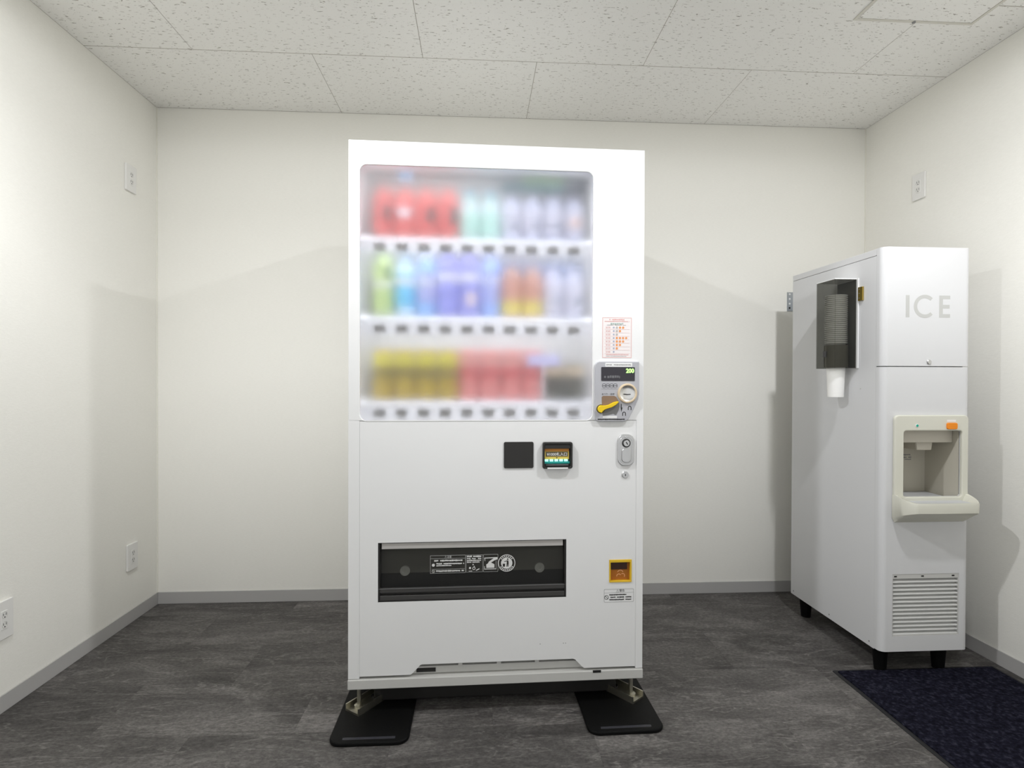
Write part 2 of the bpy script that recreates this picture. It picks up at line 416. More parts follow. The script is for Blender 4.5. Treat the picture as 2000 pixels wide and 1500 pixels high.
# access hatch set in the ceiling
M_HATCH = mat('hatch_frame', (0.72, 0.70, 0.63), 0.5)
hx0, hx1, hy1 = 1.33, 1.775, -0.843; hy0 = hy1 - 0.445
hatch = thing('ceiling_hatch', 'square access hatch with a slim pale frame in the ceiling corner', 'hatch', ((hx0 + hx1) / 2, (hy0 + hy1) / 2, ROOM_H))
hw = 0.2225; f = 0.011
me = flat_mesh('hatch_frame', [rrect(-hw, hw, -hw, hw), rrect(-hw + f, hw - f, -hw + f, hw - f)], 0.003, 0.0008)
me.transform(Matrix.Translation((0, 0, -0.0032))); obj('hatch_frame', me, M_HATCH, hatch)
me = flat_mesh('hatch_panel', [rrect(-hw + f + .002, hw - f - .002, -hw + f + .002, hw - f - .002)], 0.0018)
me.transform(Matrix.Translation((0, 0, -0.0019))); obj('hatch_panel', me, M_CEIL, hatch)
lathe('hatch_latch', [(0, -0.004), (0.006, -0.004), (0.006, 0.0)], M_GINK, hatch, 12, loc=(-0.0, hw - 0.006, -0.002))

def batwing(ld):
    """wide batwing beam of the lamp's lens: little straight down, most of it outwards, cut off near the ceiling"""
    ld.use_nodes = True; nt = ld.node_tree; em = nt.nodes['Emission']
    g = nt.nodes.new('ShaderNodeNewGeometry'); dt = nt.nodes.new('ShaderNodeVectorMath'); dt.operation = 'DOT_PRODUCT'
    nt.links.new(g.outputs['Normal'], dt.inputs[0]); nt.links.new(g.outputs['Incoming'], dt.inputs[1])
    ab = nt.nodes.new('ShaderNodeMath'); ab.operation = 'ABSOLUTE'; nt.links.new(dt.outputs['Value'], ab.inputs[0])
    rp = nt.nodes.new('ShaderNodeValToRGB'); cr = rp.color_ramp
    st = [(math.cos(math.radians(a)), v) for a, v in BEAM][::-1]
    while len(cr.elements) < len(st): cr.elements.new(0.5)
    for e, (p, v) in zip(cr.elements, st): e.position = p; e.color = (v, v, v, 1)
    nt.links.new(ab.outputs[0], rp.inputs['Fac']); nt.links.new(rp.outputs['Color'], em.inputs['Strength'])
# recessed-style ceiling downlights (just above the top of the picture)
for i, (lx, ly) in enumerate(LAMPS):
    d = thing('downlight', 'round white ceiling downlight ' + ('nearer the ice dispenser' if i == 0 else 'nearer the left wall'), 'ceiling light', (lx, ly, ROOM_H), 0, 'ceiling downlights')
    lathe('trim_ring', [(0.052, -0.0005), (0.052, -0.006), (0.056, -0.008), (0.068, -0.004), (0.070, 0.0)], M_WHITE, d, 40)
    lathe('diffuser', [(0, -0.003), (0.052, -0.003)], mat('lamp_diffuser', (0.9, 0.9, 0.88), 0.5, emit=LAMP_COLOR, estr=4.0), d, 40)
    ld = bpy.data.lights.new('downlight_beam', 'AREA'); ld.shape = 'DISK'; ld.size = 0.095; ld.energy = LAMP_WATTS
    ld.color = LAMP_COLOR; ld.spread = math.radians(180)
    batwing(ld)
    lo = bpy.data.objects.new('downlight_beam', ld); link(lo, d); lo.location = (0, 0, -0.0085)

# ------------------------------------------------------------------ vending machine
VX, VY, VR = -0.4093, -0.9823, 0.0230
VW, VH, VD = 0.954, 1.83, 0.70
vm = thing('vending_machine', 'tall white drinks vending machine with frosted display window against the back wall', 'vending machine', (VX, VY, 0), VR)
# cabinet shell behind the door
boxes('cabinet', [(0.004, 0.022, 0.052, VD, 0.10, 1.826), (VW - 0.022, VW - 0.004, 0.052, VD, 0.10, 1.826),
                  (0.022, VW - 0.022, VD - 0.02, VD, 0.10, 1.826), (0.022, VW - 0.022, 0.052, VD - 0.02, 1.806, 1.826),
                  (0.022, VW - 0.022, 0.052, VD - 0.02, 0.10, 0.12)], M_WHITE, vm, 0.002)
WX0, WX1, WZ0, WZ1 = 0.0357, 0.7825, 0.9445, 1.7535
SX0, SX1, SZ0, SZ1 = 0.093, 0.6985, 0.3655, 0.5555       # delivery opening
RX0, RX1, RZ0, RZ1 = 0.8412, 0.9165, 0.4100, 0.4850       # coin return opening
win = rrect(WX0, WX1, WZ0, WZ1, 0.022, 8)
def join_parts(name, parts, m, parent):
    bm = bmesh.new()
    for o in parts:
        bm.from_mesh(o.data); bpy.data.objects.remove(o)
    return obj(name, mesh(name, bm), m, parent)
join_parts('door_frame', [plate('top', [rrect(0, VW, 0.9432, VH), win], 0.0, 0.05, M_WHITE, None, 0.0022),
                          box('strip', 0, 0.0352, 0.0, 0.05, 0.124, 0.9475, M_WHITE, None, 0.0012),
                          box('strip', 0.9302, VW, 0.0, 0.05, 0.124, 0.9475, M_WHITE, None, 0.0012)], M_WHITE, vm)
low = [(0.0357, 0.131), (0.196, 0.131), (0.203, 0.136), (0.226, 0.160), (0.232, 0.163), (0.722, 0.163), (0.729, 0.160), (0.752, 0.136), (0.759, 0.131), (0.9297, 0.131), (0.9297, 0.9427), (0.0357, 0.9427)]
def holed_sheet(name, x0, x1, z0, z1, holes, y0, y1, m, parent, bottom=None):
    """flat sheet with rectangular openings; bottom = outline of the lowest strip (below z0)"""
    xs = sorted({x0, x1} | {h[0] for h in holes} | {h[1] for h in holes}); zs = sorted({z0, z1} | {h[2] for h in holes} | {h[3] for h in holes})
    bm = bmesh.new(); V = {}
    def v(x, z):
        k = (round(x, 6), round(z, 6))
        if k not in V: V[k] = bm.verts.new((x, y0, z))
        return V[k]
    for xa, xb in zip(xs, xs[1:]):
        for za, zb in zip(zs, zs[1:]):
            if any(h[0] <= xa and xb <= h[1] and h[2] <= za and zb <= h[3] for h in holes): continue
            bm.faces.new((v(xa, za), v(xb, za), v(xb, zb), v(xa, zb)))
    if bottom: bm.faces.new([v(x, z) for x, z in bottom] + [v(x, z0) for x in xs[::-1]])
    r_ = bmesh.ops.extrude_face_region(bm, geom=bm.faces[:])
    bmesh.ops.translate(bm, verts=[g for g in r_['geom'] if isinstance(g, bmesh.types.BMVert)], vec=(0, y1 - y0, 0))
    bmesh.ops.recalc_face_normals(bm, faces=bm.faces[:])
    return obj(name, mesh(name, bm), m, parent)
holed_sheet('lower_panel', low[0][0], low[9][0], 0.20, low[10][1], [(SX0, SX1, SZ0, SZ1), (RX0, RX1, RZ0, RZ1)], 0.0012, 0.0400, M_WHITE, vm, low[:10])
# toe grille behind the notch
boxes('toe_panel', [(0.19, 0.77, 0.022, 0.03, 0.124, 0.146), (0.19, 0.77, 0.034, 0.04, 0.124, 0.17)], M_GREYW, vm)
for k in range(4):
    xa = 0.232 + k * 0.1255
    box('toe_vent', xa + 0.004, xa + 0.116, 0.0300, 0.0335, 0.1505, 0.1585, M_BLACK, vm)
for k in range(3):
    xa = 0.232 + (k + 1) * 0.1255
    box('toe_rib', xa - 0.010, xa + 0.004, 0.018, 0.034, 0.147, 0.162, M_GREYW, vm)
box('toe_label', 0.213, 0.275, 0.0205, 0.022, 0.128, 0.141, M_BLACK, vm)
# base rail
MATZ = 0.012
box('base_rail', -0.001, VW + 0.001, -0.004, 0.06, 0.0915, 0.1226, M_GREYW, vm, 0.0025)
box('rail_notch', 0.787, 0.814, -0.0046, -0.002, 0.1165, 0.1240, M_BLACK, vm)
boxes('under_frame', [(0.0, 0.06, 0.06, VD, 0.075, 0.11), (VW - 0.06, VW, 0.06, VD, 0.075, 0.11), (0.06, VW - 0.06, VD - 0.05, VD, 0.075, 0.11)], M_GREYW, vm)
box('under_shade_block', 0.07, VW - 0.07, 0.068, VD - 0.06, MATZ + 0.002, 0.10, M_BLACK, vm, 0.004)  # added black block standing in for the shade under the machine
for sx in (0, 1):
    for sy in (0, 1):
        x = 0.030 if sx == 0 else VW - 0.030
        y = 0.030 if sy == 0 else VD - 0.06
        ft = lathe('levelling_foot', [(0, MATZ + 0.006), (0.016, MATZ + 0.006), (0.016, MATZ + 0.015), (0.007, MATZ + 0.017), (0.007, 0.0935)], M_ZINC, vm, 16, loc=(x, y, 0))
        if sy == 0:
            # angled anchor channel under the front foot
            bm = bmesh.new()
            add_box(bm, -0.030, 0.030, -0.030, 0.16, MATZ, MATZ + 0.006)
            add_box(bm, -0.030, -0.026, -0.030, 0.16, MATZ + 0.006, MATZ + 0.022)
            add_box(bm, 0.026, 0.030, -0.030, 0.16, MATZ + 0.006, MATZ + 0.022)
            br = obj('anchor_channel', mesh('anchor_channel', bm), M_ZINC, vm, (x, y, 0), (0, 0, math.radians(-38 if sx == 0 else 38)))
            lathe('anchor_bolt', [(0, 0.0), (0.011, 0.0), (0.011, 0.007), (0, 0.007)], M_BLACK, vm, 6, False, (x + (0.04 if sx == 0 else -0.04), y + 0.055, MATZ + 0.006))

# display case inside the upper door
CZ0, CZ1, CX0, CX1, CD = 0.936, 1.775, 0.024, 0.795, 0.20
boxes('display_case', [(CX0 - 0.004, CX0, 0.05, CD, CZ0, CZ1), (CX1, CX1 + 0.004, 0.05, CD, CZ0, CZ1), (CX0, CX1, CD - 0.004, CD, CZ0, CZ1),
                       (CX0, CX1, 0.05, CD, CZ1, CZ1 + 0.004), (CX0, CX1, 0.05, CD, CZ0 - 0.004, CZ0)], M_CASE, vm)
pane = plate('window_pane', [rrect(WX0 + 0.0002, WX1 - 0.0002, WZ0 + 0.0002, WZ1 - 0.0002, 0.0218, 8)], 0.004, 0.005, M_FROST, vm)
pane['label'] = 'frosted display window blurring the drinks behind it'
RAILS = [(1.489, 1.527), (1.219, 1.270), (0.9455, 0.996)]
SHELF = [1.541, 1.283, 1.006]
PITCH_X = 0.0713
for (za, zb), sz in zip(RAILS, SHELF):
    box('shelf', CX0, CX1, 0.058, CD - 0.004, sz - 0.008, sz, M_RAIL, vm)
    rl = box('price_rail', CX0, CX1, 0.040, 0.058, za, zb, M_RAIL, vm, 0.002)
    zc = (za + zb) / 2 - 0.004
    for k in range(10):
        xc = 0.092 + k * 0.0704
        plate('button', [rrect(xc - 0.018, xc + 0.018, zc - 0.011, zc + 0.011, 0.004, 3)], 0.035, 0.006, M_BTN, rl, 0.001)
        plate('price_tag', [rrect(xc - 0.026, xc + 0.026, zb - 0.001, zb + 0.011, 0.001, 2)], 0.0565, 0.0015, M_RAIL, rl)
# coloured cards in the case
M_BANT = mat('teal_banner', (0.015, 0.06, 0.075), 0.5); M_BANG = mat('green_banner', (0.035, 0.07, 0.025), 0.5); M_BAND = mat('dark_banner', (0.015, 0.018, 0.03), 0.5)
box('banner', 0.488, 0.772, 0.085, 0.087, 1.705, 1.735, M_BANT, vm); box('banner', 0.56, 0.772, 0.085, 0.087, 1.7355, 1.760, M_BANG, vm); box('banner', 0.700, 0.790, 0.083, 0.0845, 1.712, 1.755, M_BAND, vm)
box('header_sign', 0.150, 0.192, 0.080, 0.082, 1.738, 1.757, mat('blue_sign', (0.05, 0.14, 0.25), 0.5), vm)
box('promo_card', 0.575, 0.685, 0.062, 0.064, 1.1235, 1.160, mat('lilac_card', (0.62, 0.62, 0.95), 0.5), vm)
boxes('promo_card_stem', [(0.626, 0.634, 0.064, 0.066, 1.006, 1.15)], M_RAIL, vm)
# light bars of the case, hidden behind the frame left, right and top
M_TUBE = mat('led_bar', (0.9, 0.9, 0.9), 0.4, emit=(0.95, 0.97, 1.0), estr=1.0)
def led(x, z, length, vertical, watts, yb=0.052):
    b = box('light_bar', x - 0.004, x + 0.004, yb, yb + 0.008, z - length / 2, z + length / 2, M_TUBE, vm) if vertical else box('light_bar', x - length / 2, x + length / 2, yb, yb + 0.008, z - 0.004, z + 0.004, M_TUBE, vm)
    ld = bpy.data.lights.new('case_light', 'AREA'); ld.shape = 'RECTANGLE'; ld.energy = watts; ld.color = (0.96, 0.98, 1.0)
    ld.size = length; ld.size_y = 0.012
    lo = bpy.data.objects.new('case_light', ld); link(lo, vm)
    if vertical:
        s = 1 if x < 0.4 else -1
        p = (x + s * 0.006, yb + 0.004, z)
        zax = Vector((-s, -0.55, 0)).normalized()      # light shines along -Z
        xax = Vector((0, 0, 1)); yax = zax.cross(xax)
    else:
        p = (x, yb + 0.004, z - 0.006)
        zax = Vector((0, -0.45, 1)).normalized(); xax = Vector((1, 0, 0)); yax = zax.cross(xax)
    lo.matrix_local = Matrix.Translation(p) @ Matrix((xax, yax, zax)).transposed().to_4x4()
CASE_W = 0.31
led(0.029, 1.35, 0.78, True, CASE_W * 0.35); led(0.790, 1.35, 0.78, True, CASE_W * 0.28); led(0.41, 1.768, 0.70, False, CASE_W * 1.6)
led(0.41, SHELF[0] - 0.014, 0.74, False, CASE_W * 1.7, 0.062); led(0.41, SHELF[1] - 0.014, 0.74, False, CASE_W * 1.8, 0.062)

# price list sticker
st = plate('price_sticker', [rrect(0.8137, 0.9130, 1.1475, 1.2815, 0.001, 2)], -0.0004, 0.0008, M_PINKP, vm)
y = -0.0008
plate('sticker_border', [rrect(0.8150, 0.9117, 1.1488, 1.2802), rrect(0.8160, 0.9107, 1.1498, 1.2792)], y, 0.0004, M_PINK, st)
print_marks('sticker_heading', text_line(0.838, 0.888, 1.2735, 0.0045, seed=3), y, M_PINK, st)
print_marks('sticker_heading', text_line(0.822, 0.905, 1.2675, 0.003, seed=4), y, M_PINK, st)
print_marks('sticker_heading', text_line(0.842, 0.884, 1.2598, 0.006, seed=5), y, mat('green_ink', (0.36, 0.46, 0.42), 0.6), st)
print_marks('sticker_heading', text_line(0.830, 0.893, 1.2555, 0.0015, seed=6) , y, M_GINK, st)
prices = [('¥170', 'gsoo'), ('¥160', 'gso'), ('¥150', 'gs'), ('¥140', 'goooo'), ('¥130', 'gooo'), ('¥120', 'goo'), ('¥110', 'go'), ('¥100', 'g')]
for k, (pt, coins) in enumerate(prices):
    zc = 1.2475 - k * 0.01135
    text('price', pt, 0.8335, zc, y, 0.0085, M_PINK, st, 0.015)
    print_marks('row_rule', [(0.822, 0.9055, zc - 0.0058, zc - 0.0054)], y, M_PINK, st)
    for j, c in enumerate(coins):
        r = 0.0030 if c == 'g' else 0.0038
        plate('coin_mark', [circ(0.8525 + j * 0.0104, zc, r, 14)], y, 0.0004, {'g': M_STEELINK, 's': mat('silver_ink', (0.5, 0.47, 0.45), 0.6), 'o': M_ORANGE}[c], st)
print_marks('sticker_footer', text_line(0.827, 0.902, 1.1585, 0.003, seed=8), y, M_PINK, st)
print_marks('sticker_footer', text_line(0.827, 0.895, 1.1535, 0.0015, seed=9), y, M_GINK, st)

# coin mechanism panel
poly = [(0.7890, 1.1190), (0.7905, 1.1270), (0.7955, 1.1330), (0.8040, 1.1362), (0.9342, 1.1362), (0.9356, 1.1345), (0.9362, 1.075), (0.9358, 1.0291), (0.9325, 1.0120), (0.9246, 0.9940), (0.9050, 0.9550), (0.9000, 0.9470), (0.8930, 0.9420), (0.8850, 0.9402), (0.8030, 0.9402), (0.7950, 0.9425), (0.7905, 0.9490), (0.7895, 0.9560), (0.7860, 0.9760), (0.7885, 0.9955)]
PC = -0.010
cp = plate('coin_panel', [poly[::-1]], PC, 0.012, M_SILVER, vm, 0.0025)
y = PC - 0.0005
box('instruction_strip', 0.8225, 0.9119, y, y + 0.0006, 1.1190, 1.1315, M_PAPER, cp)
print_marks('strip_print', text_line(0.826, 0.908, 1.1252, 0.0035, seed=11), y - 0.0003, M_GINK, cp)
dsp = plate('price_display', [rrect(0.8092, 0.9205, 1.0728, 1.1178, 0.002, 3)], y - 0.0005, 0.0012, mat('display_black', (0.035, 0.032, 0.04), 0.12), cp)
text('digits', '200', 0.9045, 1.1062, y - 0.0010, 0.019, M_GLOWG, dsp, 0.027, 0.0007)
print_marks('dim_legend', text_line(0.829, 0.871, 1.0862, 0.0095, 0.15, seed=12), y - 0.0008, M_DINK, dsp)
disc_y('dim_mark', 0.8215, 1.0858, y - 0.0008, 0.0035, 0.0003, M_DINK, dsp, 16)
for k in range(4):
    cx = 0.8185 + k * 0.0126
    plate('coin_icon', [rrect(cx - 0.0065, cx + 0.0065, 1.0500, 1.0645, 0.0062, 5), rrect(cx - 0.0058, cx + 0.0058, 1.0507, 1.0638, 0.0055, 5)], y, 0.0005, M_INK, cp)
    text('coin_value', ['500', '100', '50', '10'][k], cx, 1.0572, y, 0.0062, M_INK, cp, 0.0095)
print_marks('rule', [(0.8095, 0.8625, 1.0462, 1.0467)], y, M_GINK, cp)
text('return_legend', 'おつり・返却', 0.8320, 1.0298, y, 0.0075, M_INK, cp, 0.041)
# coin slot: cream ring with a steel dish and slit
def lathe_y(name, prof, x, z, y0, m, parent, n=32):
    o = lathe(name, prof, m, parent, n); o.data.transform(Matrix.Rotation(PI / 2, 4, 'X'))   # +Z -> -Y
    o.location = (x, y0, z); return o
ring = lathe_y('coin_slot_ring', [(0.0325, 0.0), (0.0325, 0.003), (0.0305, 0.006), (0.0270, 0.0065), (0.0255, 0.004), (0.0250, 0.0)], 0.8960, 1.0322, PC, M_CREAM, cp, 40)
lathe_y('coin_slot_dish', [(0.0255, 0.004), (0.0215, 0.0015), (0.014, 0.0004), (0.0, 0.0003)], 0.8960, 1.0322, PC, mat('dish_steel', (0.75, 0.74, 0.72), 0.25, metal=0.85), cp, 40)
plate('coin_slit', [[(0.8820, 1.0300), (0.8870, 1.0312), (0.8960, 1.0298), (0.9070, 1.0306), (0.9060, 1.0280), (0.8960, 1.0268), (0.8850, 1.0278)]], PC - 0.0024, 0.0016, M_INK, cp)
# return recess and lever
rec = [(0.8110, 1.0200), (0.8150, 1.0240), (0.8520, 1.0240), (0.8580, 1.0215), (0.8640, 1.0120), (0.8690, 1.0020), (0.8705, 0.9900), (0.8680, 0.9800), (0.8640, 0.9700), (0.8600, 0.9625), (0.8570, 0.9610), (0.8500, 0.9655), (0.8330, 0.9620), (0.8180, 0.9590), (0.8150, 0.9610), (0.8130, 0.9800)]
plate('lever_recess', [rec], y, 0.0006, M_GREYR, cp)
plate('lever_recess', [[(0.8110, 1.0200), (0.8150, 1.0240), (0.8520, 1.0240), (0.8580, 1.0215), (0.8640, 1.0120), (0.8660, 1.0080), (0.8500, 1.0010), (0.8300, 0.9930), (0.8120, 0.9900)]], y - 0.0003, 0.0005, M_BROWN, cp)
lev = []
for i in range(15):
    a = math.radians(75 + i * 14.5); lev.append((0.8082 + 0.0120 * math.cos(a), 0.9815 + 0.0120 * math.sin(a)))
lev += [(0.8125, 0.9735 ), (0.8185, 0.9790), (0.8290, 0.9830), (0.8420, 0.9865), (0.8560, 0.9945), (0.8650, 1.0025), (0.8655, 1.0060), (0.8610, 1.0065), (0.8480, 1.0035), (0.8330, 0.9955), (0.8220, 0.9930)]
plate('return_lever', [lev], PC - 0.010, 0.009, M_YELLOW, cp, 0.0018)
lathe_y('lever_shadow_disc', [(0.0, 0.0), (0.0145, 0.0), (0.0145, 0.0008), (0.0, 0.0008)], 0.8082, 0.9815, PC - 0.0001, mat('lever_shadow_ring', (0.10, 0.08, 0.02), 0.5), cp, 24)  # dark ring painted as the shadow around the lever's round end
plate('arrow', [[(0.8745, 0.9980), (0.8770, 0.9980), (0.8772, 0.9860), (0.8800, 0.9860), (0.8762, 0.9715), (0.8745, 0.9860)]], y, 0.0005, M_INK, cp)
for ux, uz in ((0.9040, 0.9855), (0.8855, 0.9665)):
    plate('coin_arch', [arc(ux, uz, 0.0035, 0.0058, 0, PI, 12)[:13] + [(ux - 0.0058, uz - 0.0075), (ux - 0.0035, uz - 0.0075)] + arc(ux, uz, 0.0035, 0.0058, 0, PI, 12)[13:] + [(ux + 0.0035, uz - 0.0075), (ux + 0.0058, uz - 0.0075)]], y, 0.0005, M_INK, cp)
print_marks('panel_footer', text_line(0.798, 0.888, 0.9475, 0.0045, 0.12, seed=14), y, M_INK, cp)
print_marks('footer_ground', [(0.815, 0.862, 0.9515, 0.9585)], y, M_PAPER, cp)

# blank plate and banknote slot
plate('blank_plate', [rrect(0.4930, 0.5892, 0.7895, 0.8745, 0.005, 5)], -0.0025, 0.005, mat('blank_black', (0.022, 0.020, 0.018), 0.42), vm, 0.001)
bn_out = rrect(0.6180, 0.7155, 0.7885, 0.8740, 0.006, 5)
bn = plate('banknote_slot', [bn_out, rrect(0.6245, 0.7085, 0.7945, 0.8660, 0.003, 3)], -0.014, 0.0145, M_BLACK, vm, 0.002)
box('slot_back', 0.6200, 0.7135, -0.0010, -0.0002, 0.7900, 0.8725, M_DARK, bn)
box('slot_hood', 0.6245, 0.7085, -0.0120, -0.0010, 0.8530, 0.8660, M_BLACK, bn, 0.001)
box('label_band', 0.6255, 0.7050, -0.0045, -0.0010, 0.8435, 0.8525, M_LABO, bn)
box('label_band', 0.6255, 0.7050, -0.0048, -0.0010, 0.8180, 0.8435, M_LABY, bn)
box('label_field', 0.6290, 0.7010, -0.0054, -0.0046, 0.8268, 0.8425, mat('olive_field', (0.12, 0.10, 0.055), 0.5), bn)
text('slot_text', '¥1000札入口', 0.6650, 0.8345, -0.0058, 0.0125, M_WINK, bn, 0.066, 0.0002)
plate('slot_arrow', [[(0.6620, 0.8240), (0.6680, 0.8240), (0.6650, 0.8200)]], -0.0052, 0.0005, M_INK, bn)
box('slot_shelf', 0.6255, 0.7070, -0.0060, -0.0010, 0.8040, 0.8110, M_TEALD, bn)
for k in range(5):
    box('slot_led', 0.6262 + k * 0.0158, 0.6375 + k * 0.0158, -0.0064, -0.0010, 0.8112, 0.8178, M_LEDT, bn)
box('slot_line', 0.6300, 0.7030, -0.0050, -0.0010, 0.7990, 0.8000, M_SILVER, bn)
box('slot_lip', 0.6330, 0.7000, -0.0150, -0.0135, 0.7880, 0.7925, M_PAPER, bn)

# door lock plate and key lock
LX, LZ = 0.8944, 0.8463
lk = plate('lock_plate', [rrect(0.8667, 0.9221, 0.7950, 0.8978, 0.022, 8)], -0.006, 0.007, M_CHROME, vm, 0.0018)
plate('lock_rim', [rrect(0.8730, 0.9158, 0.8010, 0.8910, 0.018, 8), rrect(0.8760, 0.9128, 0.8040, 0.8880, 0.016, 8)], -0.0072, 0.0016, M_CHROME, lk, 0.0005)
lathe_y('lock_ring', [(0.0, 0.0), (0.0145, 0.0), (0.0145, 0.0012), (0.0120, 0.002), (0.0115, 0.0012), (0, 0.0012)], LX, 0.8690, -0.0060, mat('dark_ring', (0.05, 0.05, 0.05), 0.4), lk)
lathe_y('lock_cylinder', [(0.0105, 0.0), (0.0105, 0.005), (0.0095, 0.0062), (0.0, 0.0062)], LX, 0.8690, -0.0060, M_CHROME, lk)
kw = box('keyway', -0.0016, 0.0016, -0.0128, -0.0118, -0.0048, 0.0048, M_INK, lk)
kw.location = (LX + 0.0005, 0, 0.8690); kw.rotation_euler = (0, math.radians(-32), 0)
plate('pull_handle', [rrect(0.8790, 0.9098, 0.8055, 0.8530, 0.012, 6)], -0.0105, 0.005, M_CHROME, lk, 0.0018)
disc_y('rivet', LX, 0.8885, -0.0085, 0.0042, 0.003, M_CHROME, lk, 16, 0.0008)
ky = lathe_y('key_lock', [(0.0115, 0.0), (0.0115, 0.003), (0.0100, 0.0045), (0.0, 0.0045)], 0.8930, 0.7650, 0.0015, M_CHROME, vm, 28)
kk = box('keyway', 0.8918, 0.8942, -0.0038, -0.0028, 0.7605, 0.7672, M_INK, vm)

# delivery opening
bay = boxes('delivery_bay', [(SX0 - 0.004, SX1 + 0.004, 0.20, 0.205, SZ0 - 0.02, SZ1 + 0.02), (SX0 - 0.004, SX0, 0.0415, 0.20, SZ0 - 0.02, SZ1 + 0.02), (SX1, SX1 + 0.004, 0.0415, 0.20, SZ0 - 0.02, SZ1 + 0.02),
                             (SX0 - 0.004, SX1 + 0.004, 0.0415, 0.20, SZ1 + 0.016, SZ1 + 0.02), (SX0 - 0.004, SX1 + 0.004, 0.0415, 0.20, SZ0 - 0.02, SZ0 - 0.016)], M_DARK, vm)
box('bay_back_plate', SX0, SX1, 0.0415, 0.0450, 0.4450, 0.5700, mat('bay_grey', (0.28, 0.272, 0.258), 0.5), vm)
box('bay_ledge', SX0, SX1, 0.0415, 0.0450, 0.3450, 0.4450, mat('ledge_dark', (0.03, 0.03, 0.035), 0.3), vm)
plate('delivery_frame', [rrect(SX0 + 0.0005, SX1 - 0.0005, SZ0 + 0.0005, SZ1 - 0.0005), rrect(SX0 + 0.006, SX1 - 0.006, SZ0 + 0.005, SZ1 - 0.002)], 0.003, 0.03, M_BLACK, vm)
plate('delivery_head', [rrect(0.104, 0.688, 0.5335, 0.5530)], 0.006, 0.02, mat('head_grey', (0.50, 0.48, 0.46), 0.45), vm, 0.001)
fl = plate('delivery_flap', [rrect(0.0995, 0.692, 0.4085, 0.5320, 0.003, 2)], 0.011, 0.003, M_FLAP, vm)
FY = 0.0104
for kx in (0.1745, 0.6150):
    lathe_y('bay_roller', [(0.016, 0.0), (0.016, 0.008), (0.009, 0.008), (0.009, 0.003), (0.0, 0.003)], kx, 0.4535, 0.0415, mat('roller_grey', (0.85, 0.85, 0.84), 0.4), vm, 24)
def bar(z0, z1, yy, c): return box('flap_bar', SX0 + 0.001, SX1 - 0.001, yy, yy + 0.012, z0, z1, c, vm, 0.0015)
M_BAR = mat('bar_dark', (0.060, 0.058, 0.056), 0.3)
bar(0.3935, 0.4080, 0.004, M_BAR); bar(0.3855, 0.3930, 0.010, M_BLACK); bar(0.3670, 0.3850, 0.004, M_BAR)
box('bar_edge', SX0 + 0.001, SX1 - 0.001, 0.0030, 0.0042, 0.4062, 0.4082, mat('edge_grey', (0.16, 0.16, 0.16), 0.3), vm)
# printed notice on the flap
nt_ = plate('notice', [rrect(0.2574, 0.3702, 0.4510, 0.5085), rrect(0.2580, 0.3696, 0.4516, 0.5079)], FY, 0.0004, M_WINK, fl)
print_marks('notice_rule', [(0.2574, 0.3702, 0.4978, 0.4984), (0.262, 0.368, 0.4638, 0.4643)], FY, M_WINK, fl)
text('notice_title', '⚠注意', 0.3140, 0.5030, FY - 0.0001, 0.0078, M_WINK, fl, 0.022)
print_marks('notice_print', text_line(0.270, 0.361, 0.4915, 0.0058, 0.10, 21) + text_line(0.277, 0.366, 0.4815, 0.0048, 0.10, 22) + text_line(0.277, 0.325, 0.4755, 0.0042, 0.10, 23) + text_line(0.276, 0.365, 0.4580, 0.0050, 0.10, 24), FY, M_WINK, fl)
plate('notice_symbol', [circ(0.2672, 0.4775, 0.0048, 16)], FY, 0.0004, M_WINK, fl)
plate('notice_symbol', [circ(0.2672, 0.4575, 0.0046, 16), circ(0.2672, 0.4575, 0.0037, 16)], FY, 0.0004, M_WINK, fl)
plate('notice_symbol', [[(0.2643, 0.4599), (0.2649, 0.4605), (0.2701, 0.4551), (0.2695, 0.4545)]], FY, 0.0004, M_WINK, fl)
plate('notice', [rrect(0.3722, 0.4262, 0.4522, 0.5078), rrect(0.3727, 0.4257, 0.4527, 0.5073)], FY, 0.0004, M_WINK, fl)
print_marks('notice_print', text_line(0.375, 0.421, 0.5030, 0.0055, 0.10, 31) + text_line(0.375, 0.421, 0.4960, 0.0045, 0.15, 32) + text_line(0.375, 0.421, 0.4900, 0.0045, 0.15, 33) + text_line(0.375, 0.416, 0.4845, 0.0040, 0.15, 34), FY, M_WINK, fl)
plate('hand_symbol', [[(0.381, 0.4545), (0.392, 0.4545), (0.392, 0.4565), (0.381, 0.4560)], circ(0.3850, 0.4655, 0.0035, 12), circ(0.3975, 0.4640, 0.0050, 14), circ(0.3975, 0.4640, 0.0032, 14), circ(0.3950, 0.4765, 0.0022, 10),
                      [(0.3965, 0.4700), (0.3995, 0.4725), (0.4005, 0.4690), (0.3990, 0.4690)], [(0.403, 0.4575), (0.406, 0.4565), (0.4155, 0.4615), (0.4150, 0.4640), (0.4070, 0.4600)]], FY, 0.0004, M_WINK, fl)
plate('notice', [rrect(0.4282, 0.4758, 0.4520, 0.5085, 0.002, 3), rrect(0.4287, 0.4753, 0.4525, 0.5080, 0.002, 3)], FY, 0.0004, M_WINK, fl)
plate('hand_symbol', [[(0.4310, 0.4980), (0.4740, 0.4990), (0.4740, 0.4920), (0.4650, 0.4890), (0.4530, 0.4820), (0.4640, 0.4760), (0.4640, 0.4645), (0.4380, 0.4645), (0.4375, 0.4760), (0.4430, 0.4790), (0.4460, 0.4850), (0.4620, 0.4960), (0.4340, 0.4955), (0.4340, 0.4870), (0.4330, 0.4870)],
                      [(0.4310, 0.4700), (0.4310, 0.4600), (0.4700, 0.4600), (0.4700, 0.4880), (0.4690, 0.4880), (0.4690, 0.4620), (0.4325, 0.4620), (0.4325, 0.4700)]], FY, 0.0004, M_WINK, fl)
cxm, czm = 0.5040, 0.4790
